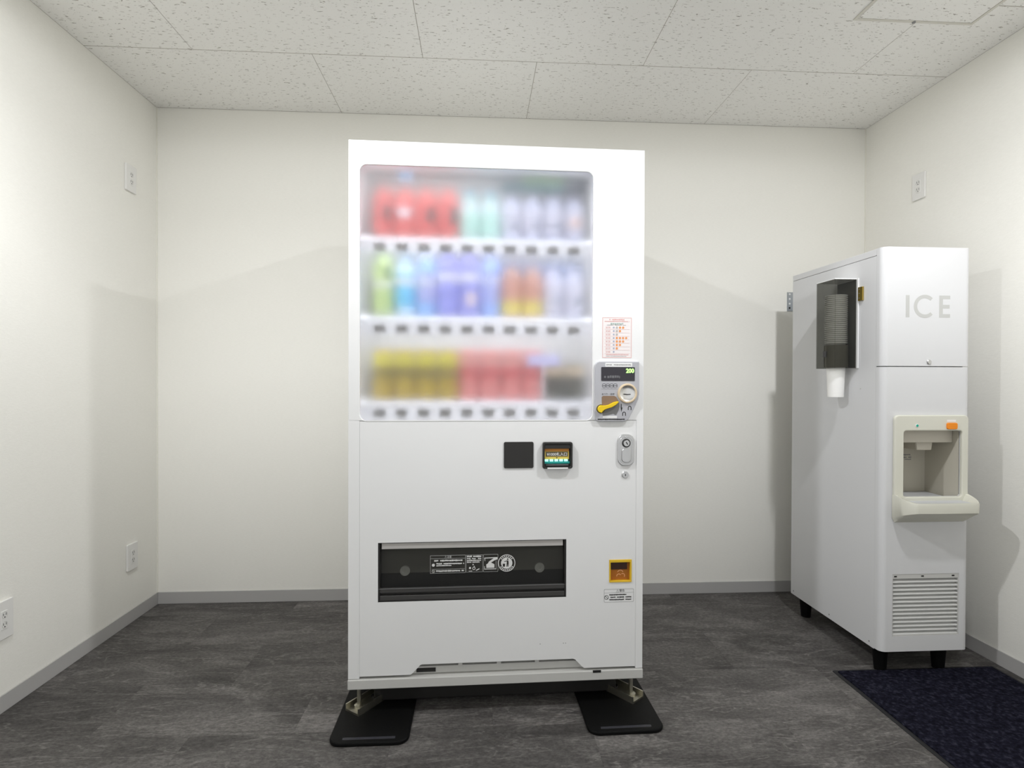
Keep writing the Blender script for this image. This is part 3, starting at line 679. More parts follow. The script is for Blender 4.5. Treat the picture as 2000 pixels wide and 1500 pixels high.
plate('disposal_mark', [circ(cxm, czm, 0.0280, 40), circ(cxm, czm, 0.0258, 40)], FY, 0.0004, M_WINK, fl)
person = [(cxm + 0.001, czm + 0.0085), (cxm + 0.0055, czm + 0.0085), (cxm + 0.0065, czm - 0.001), (cxm + 0.0055, czm - 0.012), (cxm + 0.003, czm - 0.012), (cxm + 0.0025, czm - 0.003), (cxm + 0.0015, czm - 0.012), (cxm - 0.001, czm - 0.012), (cxm + 0.0003, czm + 0.002), (cxm + 0.0003, czm + 0.0055), (cxm - 0.008, czm + 0.0035), (cxm - 0.0085, czm + 0.0055)]
plate('disposal_mark', [circ(cxm, czm, 0.0185, 32), person, circ(cxm + 0.0032, czm + 0.0125, 0.0026, 12), [(cxm - 0.012, czm - 0.012), (cxm - 0.006, czm - 0.012), (cxm - 0.005, czm - 0.002), (cxm - 0.013, czm - 0.002)]], FY, 0.0004, M_WINK, fl)
for a0, a1, n_ in ((40, 140, 7), (215, 325, 8)):
    for k in range(n_):
        a = math.radians(a0 + (a1 - a0) * k / (n_ - 1)); rx, rz = cxm + 0.0222 * math.cos(a), czm + 0.0222 * math.sin(a)
        plate('disposal_mark', [rrect(rx - 0.0018, rx + 0.0018, rz - 0.0018, rz + 0.0018)], FY, 0.0004, M_WINK, fl)

# coin return cup
cr = plate('coin_return_frame', [rrect(RX0 + 0.0003, RX1 - 0.0003, RZ0 + 0.0003, RZ1 - 0.0003), rrect(RX0 + 0.0045, RX1 - 0.0055, RZ0 + 0.0050, RZ1 - 0.0090)], -0.0015, 0.03, M_YFRAME, vm, 0.0008)
boxes('coin_return_cup', [(RX0 + 0.0045, RX1 - 0.0055, 0.055, 0.058, RZ0, RZ1), (RX0 + 0.002, RX1 - 0.002, 0.0285, 0.055, RZ0, RZ0 + 0.004)], mat('cup_orange', (0.85, 0.36, 0.05), 0.4), cr)
plate('coin_return_flap', [rrect(RX0 + 0.0050, RX1 - 0.0060, RZ0 + 0.0060, RZ1 - 0.0095)], 0.010, 0.003, M_AMBER, cr)
box('flap_dark_band', RX0 + 0.0050, RX1 - 0.0130, 0.0088, 0.0098, RZ0 + 0.0400, RZ1 - 0.0100, mat('band_brown', (0.05, 0.02, 0.012), 0.4), cr)  # dark brown band across the upper part of the flap
plate('finger_mark', [arc(0.8810, 0.4375, 0.0085, 0.0105, math.radians(20), math.radians(160), 14), arc(0.8760, 0.4275, 0.0060, 0.0080, math.radians(30), math.radians(190), 12), arc(0.8890, 0.4290, 0.0055, 0.0075, math.radians(-40), math.radians(130), 12)], 0.0093, 0.0006, mat('flap_emboss', (0.75, 0.42, 0.20), 0.4), cr)
# warning sticker
y = 0.0006
ws = plate('warning_sticker', [rrect(0.8245, 0.9240, 0.3452, 0.3880, 0.003, 3), rrect(0.8250, 0.9235, 0.3457, 0.3875, 0.003, 3)], y, 0.0008, M_GINK, vm)
text('warning_title', '⚠警告', 0.8790, 0.3820, y, 0.0095, M_INK, ws, 0.028)
print_marks('warning_rule', [(0.8245, 0.9240, 0.3757, 0.3761)], y, M_GINK, ws)
print_marks('warning_print', text_line(0.842, 0.899, 0.3690, 0.0042, 0.10, 41) + text_line(0.842, 0.916, 0.3610, 0.0045, 0.15, 42) + text_line(0.842, 0.916, 0.3530, 0.0045, 0.15, 43), y, M_INK, ws)
plate('prohibition_mark', [circ(0.8325, 0.3610, 0.0070, 20), circ(0.8325, 0.3610, 0.0058, 20)], y, 0.0008, M_INK, ws)
plate('prohibition_mark', [[(0.8277, 0.3650), (0.8285, 0.3658), (0.8373, 0.3570), (0.8365, 0.3562)]], y, 0.0008, M_INK, ws)
# three small chips in the paint low on the panel
for cx_, cz_ in ((0.6135, 0.2150), (0.6900, 0.2150), (0.6975, 0.2150)):
    disc_y('paint_chip', cx_, cz_, 0.0012, 0.0016, 0.0005, M_GINK, vm, 8)

# ------------------------------------------------------------------ drinks on show
vmw = Matrix.Translation((VX, VY, 0)) @ Matrix.Rotation(VR, 4, 'Z')
def drink_mat(c, r=0.35): return mat('drink_%02x%02x%02x' % tuple(int(255 * v) for v in c), c, r)
def bottle(label, x, base, h, R, body, cap, lab, stripe=None, z0=0.30, z1=0.72, group=None, blob=None, yy=0.108):
    o = thing('drink_bottle', label, 'bottle', vmw @ Vector((x, yy, base)), VR, group)
    nk = R * 0.42
    prof = [(0, 0), (R * 0.82, 0), (R * 0.97, h * 0.02), (R, h * 0.05), (R, h * z0), (R * 0.96, h * (z0 + 0.02)), (R * 0.96, h * (z1 - 0.02)), (R, h * z1), (R * 0.93, h * (z1 + 0.05)), (R * 0.68, h * (z1 + 0.13)), (nk, h * 0.90), (nk, h * 0.93)]
    lathe('bottle_body', prof, drink_mat(body), o, 20)
    lathe('cap', [(nk * 1.15, h * 0.925), (nk * 1.15, h * 0.995), (nk * 1.0, h), (0, h)], drink_mat(cap), o, 16)
    la = lathe('label', [(R * 1.0, h * (z0 + 0.005)), (R * 1.01, h * (z0 + 0.01)), (R * 1.01, h * (z1 - 0.01)), (R * 1.0, h * (z1 - 0.005))], drink_mat(lab), o, 20)
    if stripe:
        sa, sb, sc = stripe
        lathe('label_band', [(R * 1.02, h * sa), (R * 1.02, h * sb)], drink_mat(sc), la, 20)
    if blob:
        bx, bz, bw, bh, bc = blob
        plate('label_patch', [[(bx + bw * math.cos(t_), h * bz + bh * math.sin(t_)) for t_ in [2 * PI * i / 16 for i in range(16)]]], -R * 1.06, R * 0.2, drink_mat(bc), la)
    return o
def can(label, x, base, h, R, low, top, band, group=None, yy=0.104):
    o = thing('drink_can', label, 'can', vmw @ Vector((x, yy, base)), VR, group)
    lathe('can_body', [(0, 0.002), (R * 0.84, 0), (R, h * 0.05), (R, h * 0.90), (R * 0.86, h * 0.985)], drink_mat(low), o, 20)
    lathe('can_lid', [(R * 0.86, h * 0.985), (R * 0.86, h), (R * 0.78, h), (R * 0.76, h * 0.985), (0, h * 0.985)], drink_mat((0.6, 0.6, 0.6)), o, 20)
    lathe('printed_band', [(R * 1.012, h * 0.66), (R * 1.012, h * 0.90)], drink_mat(band), o, 20)
    lathe('printed_band', [(R * 1.012, h * 0.40), (R * 1.012, h * 0.655)], drink_mat(top), o, 20)
    return o
ORD = ['leftmost', 'second from left', 'third from left', 'rightmost']
def X(i): return 0.0965 + i * PITCH_X
top, mid, bot = SHELF
RED = (0.66, 0.10, 0.09); DK = (0.07, 0.055, 0.055)
for i in range(4):
    bl = [(0.012, 0.50, 0.012, 0.026, DK), (-0.002, 0.50, 0.022, 0.016, (0.8, 0.8, 0.86)), (0.012, 0.46, 0.014, 0.026, DK), (0.016, 0.46, 0.013, 0.026, DK)][i]
    bottle('red bottle in top row of vending window, %s of four reds' % ORD[i], X(i), top, 0.172, 0.0325, (0.62, 0.16, 0.14), (0.62, 0.12, 0.10), RED, None, 0.12, 0.80, 'red bottles in the top row', bl)
for i in range(4, 6):
    bottle('pale turquoise bottle with blue cap in top row, %s of the pair' % ('left' if i == 4 else 'right'), X(i), top, 0.165, 0.031, (0.52, 0.78, 0.74), (0.05, 0.38, 0.68), (0.48, 0.78, 0.70), (0.60, 0.70, (0.75, 0.86, 0.95)), 0.10, 0.62, 'turquoise bottles in the top row')
for i in range(6, 10):
    bottle('pale lilac bottle under dark banner in top row, %s of four' % ORD[i - 6], X(i), top, 0.158, 0.0305, (0.56, 0.60, 0.80), (0.62, 0.55, 0.70), (0.62, 0.62, 0.74), None, 0.14, 0.72, 'lilac bottles in the top row', (0.010, 0.34, 0.010, 0.014, (0.22, 0.25, 0.34)) if i < 9 else (0.0, 0.42, 0.020, 0.012, (0.85, 0.55, 0.42)))
bottle('green tea bottle with dark patch, leftmost in middle row', X(0), mid, 0.205, 0.0325, (0.45, 0.58, 0.22), (0.42, 0.58, 0.20), (0.50, 0.66, 0.22), (0.46, 0.58, (0.72, 0.78, 0.62)), 0.14, 0.80, 'bottles in the middle row', (0.014, 0.72, 0.010, 0.018, (0.12, 0.20, 0.10)))
bottle('sky blue water bottle beside the green bottle in middle row', X(1), mid, 0.200, 0.0325, (0.50, 0.72, 0.90), (0.35, 0.55, 0.80), (0.10, 0.55, 0.88), (0.52, 0.64, (0.80, 0.84, 0.90)), 0.16, 0.70, 'bottles in the middle row')
bottle('periwinkle bottle with blue shoulder, third in middle row', X(2), mid, 0.212, 0.0325, (0.22, 0.45, 0.84), (0.65, 0.68, 0.80), (0.42, 0.44, 0.80), (0.48, 0.60, (0.66, 0.70, 0.84)), 0.22, 0.70, 'bottles in the middle row')
for i in (3, 4):
    bottle('deep violet-blue bottle with white band in middle row, %s of two' % ('left' if i == 3 else 'right'), X(i), mid, 0.215, 0.0345, (0.26, 0.26, 0.66), (0.16, 0.15, 0.36), (0.28, 0.30, 0.76), (0.56, 0.68, (0.85, 0.85, 0.90)), 0.04, 0.76, 'bottles in the middle row', None if i == 3 else (0.004, 0.28, 0.018, 0.026, (0.74, 0.62, 0.66)))
bottle('cornflower blue bottle right of the violet pair in middle row', X(5), mid, 0.208, 0.0325, (0.26, 0.42, 0.84), (0.36, 0.45, 0.72), (0.40, 0.46, 0.86), (0.56, 0.64, (0.62, 0.68, 0.85)), 0.22, 0.74, 'bottles in the middle row')
box('banner', 0.478, 0.775, 0.136, 0.138, 1.440, 1.478, mat('blue_backcard', (0.16, 0.22, 0.40), 0.5), vm)
for i in (6, 7):
    bottle('brown and yellow bottle in middle row, %s of the pair' % ('left' if i == 6 else 'right'), X(i), mid, 0.176, 0.0335, (0.48, 0.27, 0.20), (0.55, 0.33, 0.26), (0.56, 0.27, 0.19), (0.06, 0.32, (0.72, 0.60, 0.10)), 0.05, 0.78, 'bottles in the middle row')
for i in (8, 9):
    bottle('whitish lilac bottle at right end of middle row, %s of two' % ('left' if i == 8 else 'right'), X(i), mid, 0.170, 0.0315, (0.60, 0.62, 0.78), (0.64, 0.62, 0.78), (0.66, 0.66, 0.78), None, 0.10, 0.74, 'bottles in the middle row', (0.008, 0.36, 0.012, 0.012, (0.30, 0.35, 0.45)))
for i in range(4):
    can('tall yellow and olive can in bottom row, %s of four' % ORD[i], X(i), bot, 0.172, 0.0335, (0.50, 0.36, 0.02), (0.26, 0.20, 0.02), (0.64, 0.58, 0.04), 'yellow cans in the bottom row')
for i in range(4, 8):
    can('tall red and pink can in bottom row, %s of four' % ORD[i - 4], X(i), bot, 0.172, 0.0335, (0.76, 0.26, 0.24), (0.58, 0.12, 0.12), (0.68, 0.30, 0.27), 'red cans in the bottom row')
for i in (8, 9):
    can('short dark can with beige top at right end of bottom row, %s one' % ('left' if i == 8 else 'right'), X(i), bot, 0.128, 0.0325, (0.075, 0.075, 0.05), (0.07, 0.065, 0.05), (0.62, 0.50, 0.34), 'dark cans in the bottom row')

# rubber base mats under the machine's feet
def rubber_mat(label, x0, x1, y0, y1, rz):
    w2, d2 = (x1 - x0) / 2, (y1 - y0) / 2
    o = thing('rubber_base_mat', label, 'rubber mat', ((x0 + x1) / 2, (y0 + y1) / 2, 0), rz, 'rubber mats under the vending machine')
    me = flat_mesh('mat_slab', [rrect(-w2, w2, -d2, d2, 0.035, 8)], MATZ, 0.004)
    obj('mat_slab', me, M_RUBBER, o)
    bm = bmesh.new()    # raised rib along the front edge, sloping down to it
    vs = [bm.verts.new(v) for v in ((-w2 + 0.04, -d2 + 0.006, MATZ - 0.001), (w2 - 0.04, -d2 + 0.006, MATZ - 0.001), (w2 - 0.04, -d2 + 0.026, MATZ + 0.001), (-w2 + 0.04, -d2 + 0.026, MATZ + 0.001), (-w2 + 0.04, -d2 + 0.026, MATZ - 0.003), (w2 - 0.04, -d2 + 0.026, MATZ - 0.003))]
    for fc in ((0, 1, 2, 3), (3, 2, 5, 4), (0, 4, 5, 1), (0, 3, 4), (1, 5, 2)): bm.faces.new([vs[i] for i in fc])
    obj('front_strip', mesh('front_strip', bm), mat('worn_rubber', (0.022, 0.022, 0.030), 0.25, bump=(120, 0.4, 0.001)), o)
    lathe('mat_stud', [(0.006, 0), (0.006, 0.001), (0.004, 0.002), (0, 0.002)], M_RUBBER, o, 12, loc=(0.02 if rz < 0 else 0.03, -0.01, MATZ - 0.0002))
    return o
rubber_mat('black rubber mat under the left front foot of the vending machine', -0.4375, -0.203, -1.126, -0.70, 0.0)
rubber_mat('black rubber mat under the right front foot of the vending machine', 0.333, 0.570, -1.113, -0.69, 0.023)

# ------------------------------------------------------------------ ice dispenser
IX, IY, IR = 1.4597, -0.8311, 0.0051
IW, ID, IB, IH = 0.338, 0.587, 0.0909, 1.561
ice = thing('ice_dispenser', 'tall narrow white ice dispenser lettered ICE standing by the right wall', 'ice machine', (IX, IY, 0), IR)
imw = Matrix.Translation((IX, IY, 0)) @ Matrix.Rotation(IR, 4, 'Z')
SEAM = 1.128
def rounded_front(name, z0, z1, m, parent, r=0.022, back=0.034, x0=0.0, x1=IW, n=8):
    pts = [(x0, back)]
    pts += [(x0 + r - r * math.cos(PI / 2 * i / n), r - r * math.sin(PI / 2 * i / n)) for i in range(n + 1)]
    pts += [(x1 - r + r * math.sin(PI / 2 * i / n), r - r * math.cos(PI / 2 * i / n)) for i in range(n + 1)]
    pts += [(x1, back)]
    me = flat_mesh(name, [pts], z1 - z0, 0.0); me.transform(Matrix.Translation((0, 0, z0)))
    o = obj(name, me, m, parent)
    return o
rounded_front('upper_front_panel', SEAM + 0.0015, IH, M_WHITE2, ice)
# lower front: two rounded edges and a flat sheet with openings
OX0, OX1, OZ0, OZ1 = 0.0745, 0.2965, 0.6560, 0.8955
GX0, GX1, GZ0, GZ1 = 0.0440, 0.2990, 0.1470, 0.3730
LF0, LF1 = IB, SEAM - 0.0015
bm = bmesh.new(); n = 8; r = 0.022
for side in (0, 1):
    cols = []
    for i in range(n + 1):
        a = PI / 2 * i / n
        xx, yy_ = (r - r * math.cos(a), r - r * math.sin(a)); xx = xx if side == 0 else IW - xx
        cols.append((bm.verts.new((xx, yy_, LF0)), bm.verts.new((xx, yy_, LF1))))
    bk = (bm.verts.new((0 if side == 0 else IW, 0.034, LF0)), bm.verts.new((0 if side == 0 else IW, 0.034, LF1)))
    seq = [bk] + cols
    for a, b in zip(seq, seq[1:]):
        fc = bm.faces.new((a[0], b[0], b[1], a[1]) if side == 0 else (b[0], a[0], a[1], b[1]))
    inn = (bm.verts.new((r if side == 0 else IW - r, 0.034, LF0)), bm.verts.new((r if side == 0 else IW - r, 0.034, LF1)))
    bm.faces.new([s[1] for s in seq] + [inn[1]]); bm.faces.new([s[0] for s in seq] + [inn[0]])
me2 = flat_mesh('lower_front_panel', [rrect(r, IW - r, LF0, LF1), rrect(OX0, OX1, OZ0, OZ1, 0.006, 3), rrect(GX0, GX1, GZ0, GZ1)], 0.004)
me2.transform(Matrix.Translation((0, 0.004, 0)) @ RX)
bm.from_mesh(me2); bpy.data.meshes.remove(me2); bmesh.ops.recalc_face_normals(bm, faces=bm.faces[:])
obj('lower_front_panel', mesh('lower_front_panel', bm), M_WHITE2, ice)
# sides, back, bottom and lid
TOPZ = 1.536
box('side_panel', 0.0006, 0.004, 0.0350, ID, IB - 0.004, TOPZ - 0.0014, M_WHITE2, ice, 0.0006)
box('side_panel', IW - 0.004, IW - 0.0006, 0.0350, ID, IB - 0.004, TOPZ - 0.0014, M_WHITE2, ice, 0.0006)
box('back_panel', 0.004, IW - 0.004, ID - 0.004, ID, IB - 0.004, TOPZ - 0.0014, M_WHITE2, ice)
box('bottom_plate', 0.004, IW - 0.004, 0.036, ID - 0.004, IB - 0.002, IB + 0.002, M_GREYW, ice)
box('inner_liner', 0.006, IW - 0.006, 0.225, ID - 0.01, IB + 0.01, TOPZ - 0.01, M_DARK, ice)
box('lid', 0.0006, IW - 0.0006, 0.0350, ID, TOPZ, IH - 0.0006, M_WHITE2, ice, 0.0015)
for b_, z_ in ((0.565, 0.104), (0.30, 0.104), (0.060, 0.104), (0.118, 1.046)):
    o = lathe('panel_screw', [(0.0032, 0), (0.0032, 0.0008), (0.0, 0.0012)], M_GINK if z_ < 1 else M_GREYW, ice, 10)
    o.data.transform(Matrix.Rotation(-PI / 2, 4, 'Y')); o.location = (0.0006, b_, z_)
# lettering
LZ0, LZ1 = 1.3065, 1.3865; stw = 0.0128
plate('letter_i', [rrect(0.0858, 0.0998, LZ0, LZ1)], -0.0004, 0.0006, M_ICE, ice)
lc = (LZ0 + LZ1) / 2; rr = (LZ1 - LZ0) / 2 + 0.0022
plate('letter_c', [arc(0.1585, lc, rr - stw, rr, math.radians(45), math.radians(315), 40)], -0.0004, 0.0006, M_ICE, ice)
ex = 0.2135
plate('letter_e', [[(ex, LZ0), (ex + 0.0415, LZ0), (ex + 0.0415, LZ0 + stw), (ex + 0.0138, LZ0 + stw), (ex + 0.0138, lc - stw / 2), (ex + 0.0395, lc - stw / 2), (ex + 0.0395, lc + stw / 2), (ex + 0.0138, lc + stw / 2), (ex + 0.0138, LZ1 - stw), (ex + 0.0415, LZ1 - stw), (ex + 0.0415, LZ1), (ex, LZ1)]], -0.0004, 0.0006, M_ICE, ice)
lathe_y('panel_knob', [(0.0085, 0.0), (0.0085, 0.003), (0.007, 0.0045), (0, 0.0045)], 0.1750, 1.1450, 0.0, M_CHROME, ice, 20)
# dispensing surround, recess and tray
sur = plate('dispenser_surround', [rrect(0.0395, 0.3210, 0.6000, 0.9520, 0.016, 6), rrect(OX0, OX1, OZ0, OZ1, 0.010, 4)], -0.012, 0.0125, M_BEIGE, ice, 0.004)
RD = 0.16
boxes('recess', [(OX0 - 0.004, OX1 + 0.004, RD, RD + 0.004, 0.62, OZ1 + 0.004), (OX0 - 0.004, OX0, 0.001, RD, 0.62, OZ1 + 0.004), (OX1, OX1 + 0.004, 0.001, RD, 0.62, OZ1 + 0.004), (OX0 - 0.004, OX1 + 0.004, 0.001, RD, OZ1, OZ1 + 0.004), (OX0 - 0.004, OX1 + 0.004, 0.001, RD, 0.636, 0.640)], M_BEIGE2, sur)
box('chute_housing', OX0 + 0.0005, OX1 - 0.0005, 0.030, RD, 0.8480, OZ1, M_SPOUT, sur, 0.003)
bm = bmesh.new(); vs = add_box(bm, 0.168, 0.236, 0.050, 0.120, 0.8180, 0.8500)
for v in vs:
    if v.co.z < 0.83: v.co.x = 0.202 + (v.co.x - 0.202) * 0.86
bmesh.ops.bevel(bm, geom=bm.edges[:], offset=0.002, segments=2, affect='EDGES')
obj('chute', mesh('chute', bm), M_SPOUT, sur)
print_marks('recess_print', text_line(0.196, 0.236, 0.786, 0.006, 0.2, 51) + text_line(0.196, 0.240, 0.776, 0.006, 0.2, 52) + text_line(0.196, 0.240, 0.768, 0.005, 0.2, 53), RD - 0.0006, M_GINK, sur)
disc_y('ready_lamp', 0.1228, 0.9145, -0.0135, 0.0062, 0.0025, M_PAPER, sur, 20)
disc_y('ready_lamp_lens', 0.1228, 0.9145, -0.0148, 0.0044, 0.0025, M_LEDG, sur, 20, 0.0006)
plate('push_button', [rrect(0.2345, 0.2735, 0.9012, 0.9245, 0.006, 5)], -0.0180, 0.008, M_OBTN, sur, 0.0015)
print_marks('button_caption', [(0.2365, 0.2705, 0.9285, 0.9355)], -0.0125, M_PAPER, sur)
# tray: lofted basin
def tray():
    bm = bmesh.new()
    cx = 0.1802
    # plan half-outline at given height: from body (b=0) round to the front (b=-depth)
    def outline(hw0, hw1, dep, z, zf, back=-0.0005, n=8):
        pts = []
        left = [(-hw0, back), (-hw0, -0.012)]
        left += [(-hw0 + (hw0 - hw1) * (1 - math.cos(PI / 2 * i / n)), -0.012 - (dep - 0.012) * math.sin(PI / 2 * i / n)) for i in range(1, n + 1)]
        left += [(-hw1 * 0.5, -dep * 1.015)]
        right = [(-x, y_) for x, y_ in left[::-1]]
        for x, y_ in left + [(0, -dep * 1.02)] + right:
            k = min(1, max(0, -y_ / dep)); pts.append(bm.verts.new((cx + x, y_, z + (zf - z) * k)))
        return pts
    o_top = outline(0.1400, 0.104, 0.084, 0.668, 0.647)
    o_mid = outline(0.1415, 0.108, 0.086, 0.660, 0.640)
    o_low = outline(0.1415, 0.106, 0.084, 0.580, 0.612)
    o_bot = outline(0.1320, 0.090, 0.066, 0.562, 0.604)
    i_top = outline(0.1310, 0.096, 0.074, 0.667, 0.646)
    i_low = outline(0.1180, 0.086, 0.064, 0.641, 0.636)
    for a, b in ((o_top, o_mid), (o_mid, o_low), (o_low, o_bot), (i_top, o_top), (i_low, i_top)):
        for i in range(len(a) - 1): bm.faces.new((a[i], a[i + 1], b[i + 1], b[i]))
    bm.faces.new(o_bot); bm.faces.new(i_low)
    bmesh.ops.recalc_face_normals(bm, faces=bm.faces[:])
    me = mesh('drip_tray', bm, True)
    try: me.set_sharp_from_angle(angle=math.radians(50))
    except Exception: pass
    o = obj('drip_tray', me, M_BEIGE, ice, (0, -0.0005, 0))
    g = boxes('tray_grating', [(0.078, 0.293, -0.058, RD - 0.002, 0.6405, 0.6425)], mat('tray_grey', (0.60, 0.61, 0.63), 0.35), o)
tray()
# louvre grille
gr = plate('grille_frame', [rrect(GX0 + 0.0004, GX1 - 0.0004, GZ0 + 0.0004, GZ1 - 0.0004), rrect(GX0 + 0.003, GX1 - 0.003, GZ0 + 0.004, GZ1 - 0.017)], 0.0012, 0.012, M_GREYW, ice)
box('grille_back', GX0, GX1, 0.034, 0.036, GZ0, GZ1, mat('grille_dark', (0.10, 0.10, 0.095), 0.7), ice)
NS = 14; pz = (GZ1 - 0.017 - GZ0 - 0.004) / NS
bm = bmesh.new()
prof = [(0.0015, -0.0012), (0.0015, 0.0022), (0.004, 0.0028), (0.026, 0.0115), (0.026, 0.0090), (0.004, 0.0)]
ln = GX1 - GX0 - 0.007
va = [bm.verts.new((-ln / 2, y_, z_)) for y_, z_ in prof]; vb = [bm.verts.new((ln / 2, y_, z_)) for y_, z_ in prof]
for i in range(len(prof)):
    j = (i + 1) % len(prof); bm.faces.new((va[i], va[j], vb[j], vb[i]))
bm.faces.new(va); bm.faces.new(vb); bmesh.ops.recalc_face_normals(bm, faces=bm.faces[:])
sl = mesh('slat', bm); sl.materials.append(mat('slat_white', (0.78, 0.78, 0.76), 0.4))
for k in range(NS):
    obj('slat', sl, None, ice, ((GX0 + GX1) / 2, 0, GZ0 + 0.005 + k * pz))
for xx in (GX0 + 0.012, GX1 - 0.022, (GX0 + GX1) / 2 - 0.012):
    box('grille_clip', xx - 0.005, xx + 0.005, 0.0006, 0.003, GZ1 - 0.011, GZ1 - 0.006, M_BLACK, ice)
# feet
for fx in (0.035, IW - 0.075):
    for fy in (0.055, ID - 0.055):
        lathe('foot', [(0, 0.0), (0.020, 0.0), (0.021, 0.012), (0.027, IB - 0.004), (0, IB - 0.004)], M_RUBBER, ice, 20, loc=(fx + 0.005, fy, 0))
# steel strap at the back edge
WB = -IY - 0.0035           # local depth of the back wall
boxes('wall_strap', [(0.1095, 0.200, WB, WB + 0.003, 1.4270, 1.5240), (0.160, 0.163, ID, WB, 1.4250, 1.5270)], M_GALV, ice)
for k, hz in enumerate((1.514, 1.490, 1.466, 1.444)):
    disc_y('strap_hole', 0.1225, hz, WB - 0.0006, 0.0048, 0.0012, M_PAPER if k < 3 else M_INK, ice, 14)

# ------------------------------------------------------------------ cup dispenser on the side of the ice machine
D0, D1, DZ0, DZ1, DO = 0.138, 0.256, 1.1235, 1.4660, 0.091
cd = thing('cup_dispenser', 'smoked plastic cup dispenser hung on the side of the ice machine', 'cup dispenser', imw @ Vector((0.0, (D0 + D1) / 2, DZ0)), IR)
dz = DZ1 - DZ0; hw_ = (D1 - D0) / 2
# local frame: x = away from the side (negative outwards), y along the depth, z up from the bottom
box('back_plate', -0.004, -0.0004, -hw_ - 0.010, hw_ + 0.004, 0.0, dz + 0.004, M_WHITE, cd, 0.001)
th = 0.0025
box('liner', -0.0060, -0.0041, -hw_ + 0.004, hw_ - 0.004, 0.002, dz - 0.002, mat('liner_grey', (0.10, 0.10, 0.09), 0.5), cd)
boxes('cover', [(-DO, -DO + th, -hw_, hw_, 0, dz), (-DO + th, -0.004, -hw_, -hw_ + th, 0, dz), (-DO + th, -0.004, hw_ - th, hw_, 0, dz)], M_SMOKE, cd)
box('cover_top', -DO, -0.004, -hw_, hw_, dz + 0.0002, dz + 0.004, M_WHITE, cd, 0.001)
CR = 0.0405
ccx, ccy = -DO / 2 - 0.001, 0.0
lathe('throat', [(CR + 0.0018, 0.004), (CR + 0.0018, 0.092), (CR + 0.0006, 0.092), (CR + 0.0006, 0.004), (CR + 0.0018, 0.004)], mat('throat_olive', (0.16, 0.15, 0.12), 0.5), cd, 32, loc=(ccx, ccy, 0))
box('cover_dark_reflection', -DO - 0.002, -DO, -0.010, 0.012, 0.045, 0.068, mat('reflection_black', (0.03, 0.028, 0.03), 0.4), cd, 0.001)  # black block put in for a dark reflection on the cover
boxes('hasp', [(-0.0062, -0.0006, -hw_ - 0.036, -hw_ - 0.0102, 0.258, 0.310)], M_BRASS, cd, 0.0008)
boxes('hasp_rivet', [(-0.0070, -0.0060, -hw_ - 0.020, -hw_ - 0.016, hz, hz + 0.004) for hz in (0.300, 0.284, 0.266)], M_CHROME, cd)
# nested cups: the lowest hangs out below, the rest stack up behind the smoked cover
def ordinal(k):
    return ['topmost', 'second', 'third', 'fourth', 'fifth', 'sixth', 'seventh', 'eighth', 'ninth', 'tenth', 'eleventh', 'twelfth', 'thirteenth', 'fourteenth', 'fifteenth', 'sixteenth', 'seventeenth', 'eighteenth', 'nineteenth', 'twentieth', 'twenty-first', 'twenty-second', 'twenty-third', 'twenty-fourth', 'twenty-fifth', 'twenty-sixth'][k]
cup_h = 0.123; rb = 0.0285
cw = imw @ Vector((ccx, (D0 + D1) / 2, 0))
low_cup = lathe('paper_cup', [(0, 0.003), (rb - 0.001, 0.003), (rb, 0.0), (CR - 0.0075, cup_h - 0.0040), (CR - 0.001, cup_h - 0.0040), (CR, cup_h - 0.0015), (CR - 0.001, cup_h), (CR - 0.0085, cup_h), (rb - 0.0012, 0.004), (0, 0.004)], M_CUP, None, 32, loc=(cw.x, cw.y, 1.0115))
tag(low_cup, 'white paper cup hanging below the smoked dispenser, ready to pull', 'cup', 'paper cups in the dispenser')
NC = 25
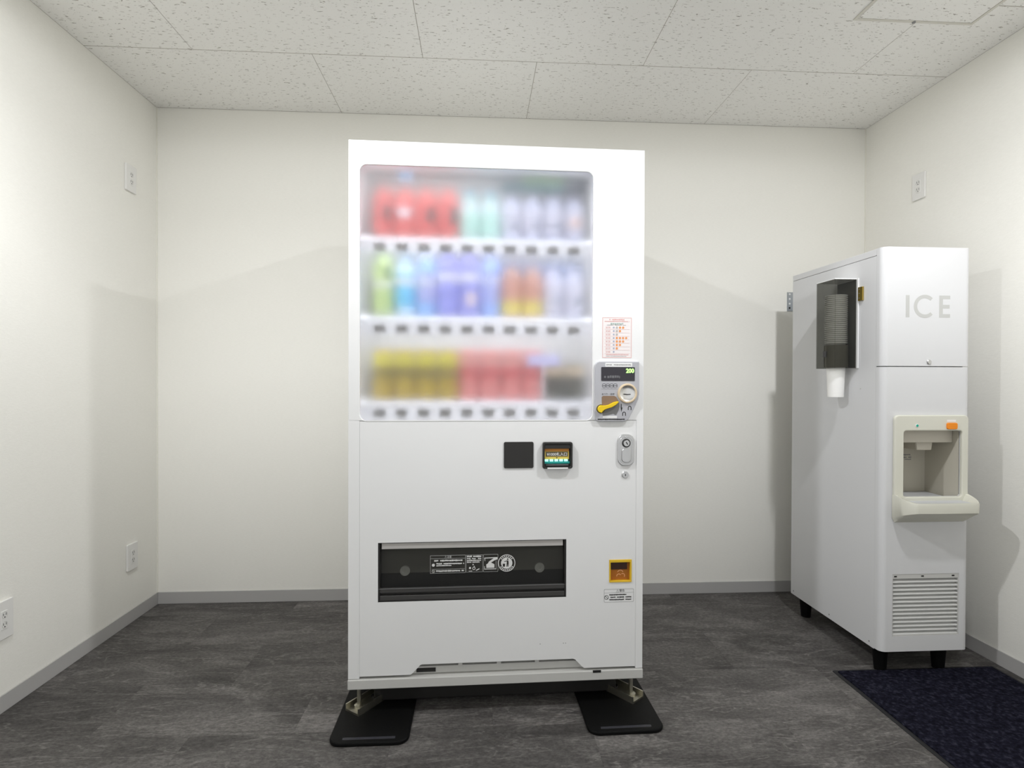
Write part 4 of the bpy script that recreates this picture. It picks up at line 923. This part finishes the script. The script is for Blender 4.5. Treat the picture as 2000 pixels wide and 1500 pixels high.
for k in range(NC):
    z_rim = 1.4105 - k * 0.0077
    c = low_cup.copy(); COL.objects.link(c)
    c.location = (cw.x, cw.y, z_rim - cup_h)
    tag(c, 'white paper cup nested in smoked dispenser, %s%s' % (ordinal(k), ' in the stack' if k == 0 else ' rim from the top'), 'cup', 'paper cups in the dispenser')

# ------------------------------------------------------------------ carpet mat
rug = thing('carpet_mat', 'dark navy carpet mat on the floor in front of the ice dispenser', 'mat', (1.625, -1.53, 0))
me = flat_mesh('pile', [rrect(-0.300, 0.300, -0.738, 0.738, 0.004, 2)], 0.0065, 0.002); obj('pile', me, M_RUG, rug)
me = flat_mesh('rubber_border', [rrect(-0.314, 0.314, -0.75, 0.75, 0.006, 3)], 0.0025, 0.0008); obj('rubber_border', me, mat('rug_border', (0.012, 0.012, 0.014), 0.6), rug)

# ------------------------------------------------------------------ wall outlets
def outlet(label, side, y, z, w2=0.037, h2=0.058):
    rz = PI / 2 if side == 'L' else -PI / 2
    x = ROOM_L if side == 'L' else ROOM_R
    o = thing('wall_outlet', label, 'outlet', (x, y, z), rz, 'white wall outlets')
    # drawn facing -Y, then turned into the room
    plate('cover_plate', [rrect(-w2, w2, -h2, h2, 0.004, 4)], -0.0085, 0.0082, M_OUTLET, o, 0.002)
    pl = plate('socket_body', [rrect(-0.0125, 0.0125, -0.030, 0.030, 0.002, 3)], -0.0100, 0.004, M_OUTLET, o, 0.0008)
    for s in (0.0155, -0.0155):
        plate('socket_ring', [circ(0, s, 0.0108, 20), circ(0, s, 0.0098, 20)], -0.0104, 0.001, mat('outlet_grey', (0.60, 0.59, 0.56), 0.5), o)
        boxes('socket_slot', [(-0.0058, -0.0043, -0.0106, -0.0095, s - 0.001, s + 0.0065), (0.0043, 0.0058, -0.0106, -0.0095, s - 0.001, s + 0.0065)], M_INK, o)
        disc_y('earth_hole', 0, s - 0.0060, -0.0106, 0.0021, 0.001, M_INK, o, 12)
    return o
outlet('white double outlet high on left wall near the corner', 'L', -0.2115, 1.951)
outlet('white double outlet low on left wall near the corner', 'L', -0.2055, 0.291)
outlet('white double outlet low on left wall at the photo edge', 'L', -0.888, 0.298, 0.037, 0.062)
outlet('white double outlet high on right wall above the ice dispenser', 'R', -0.360, 1.948)
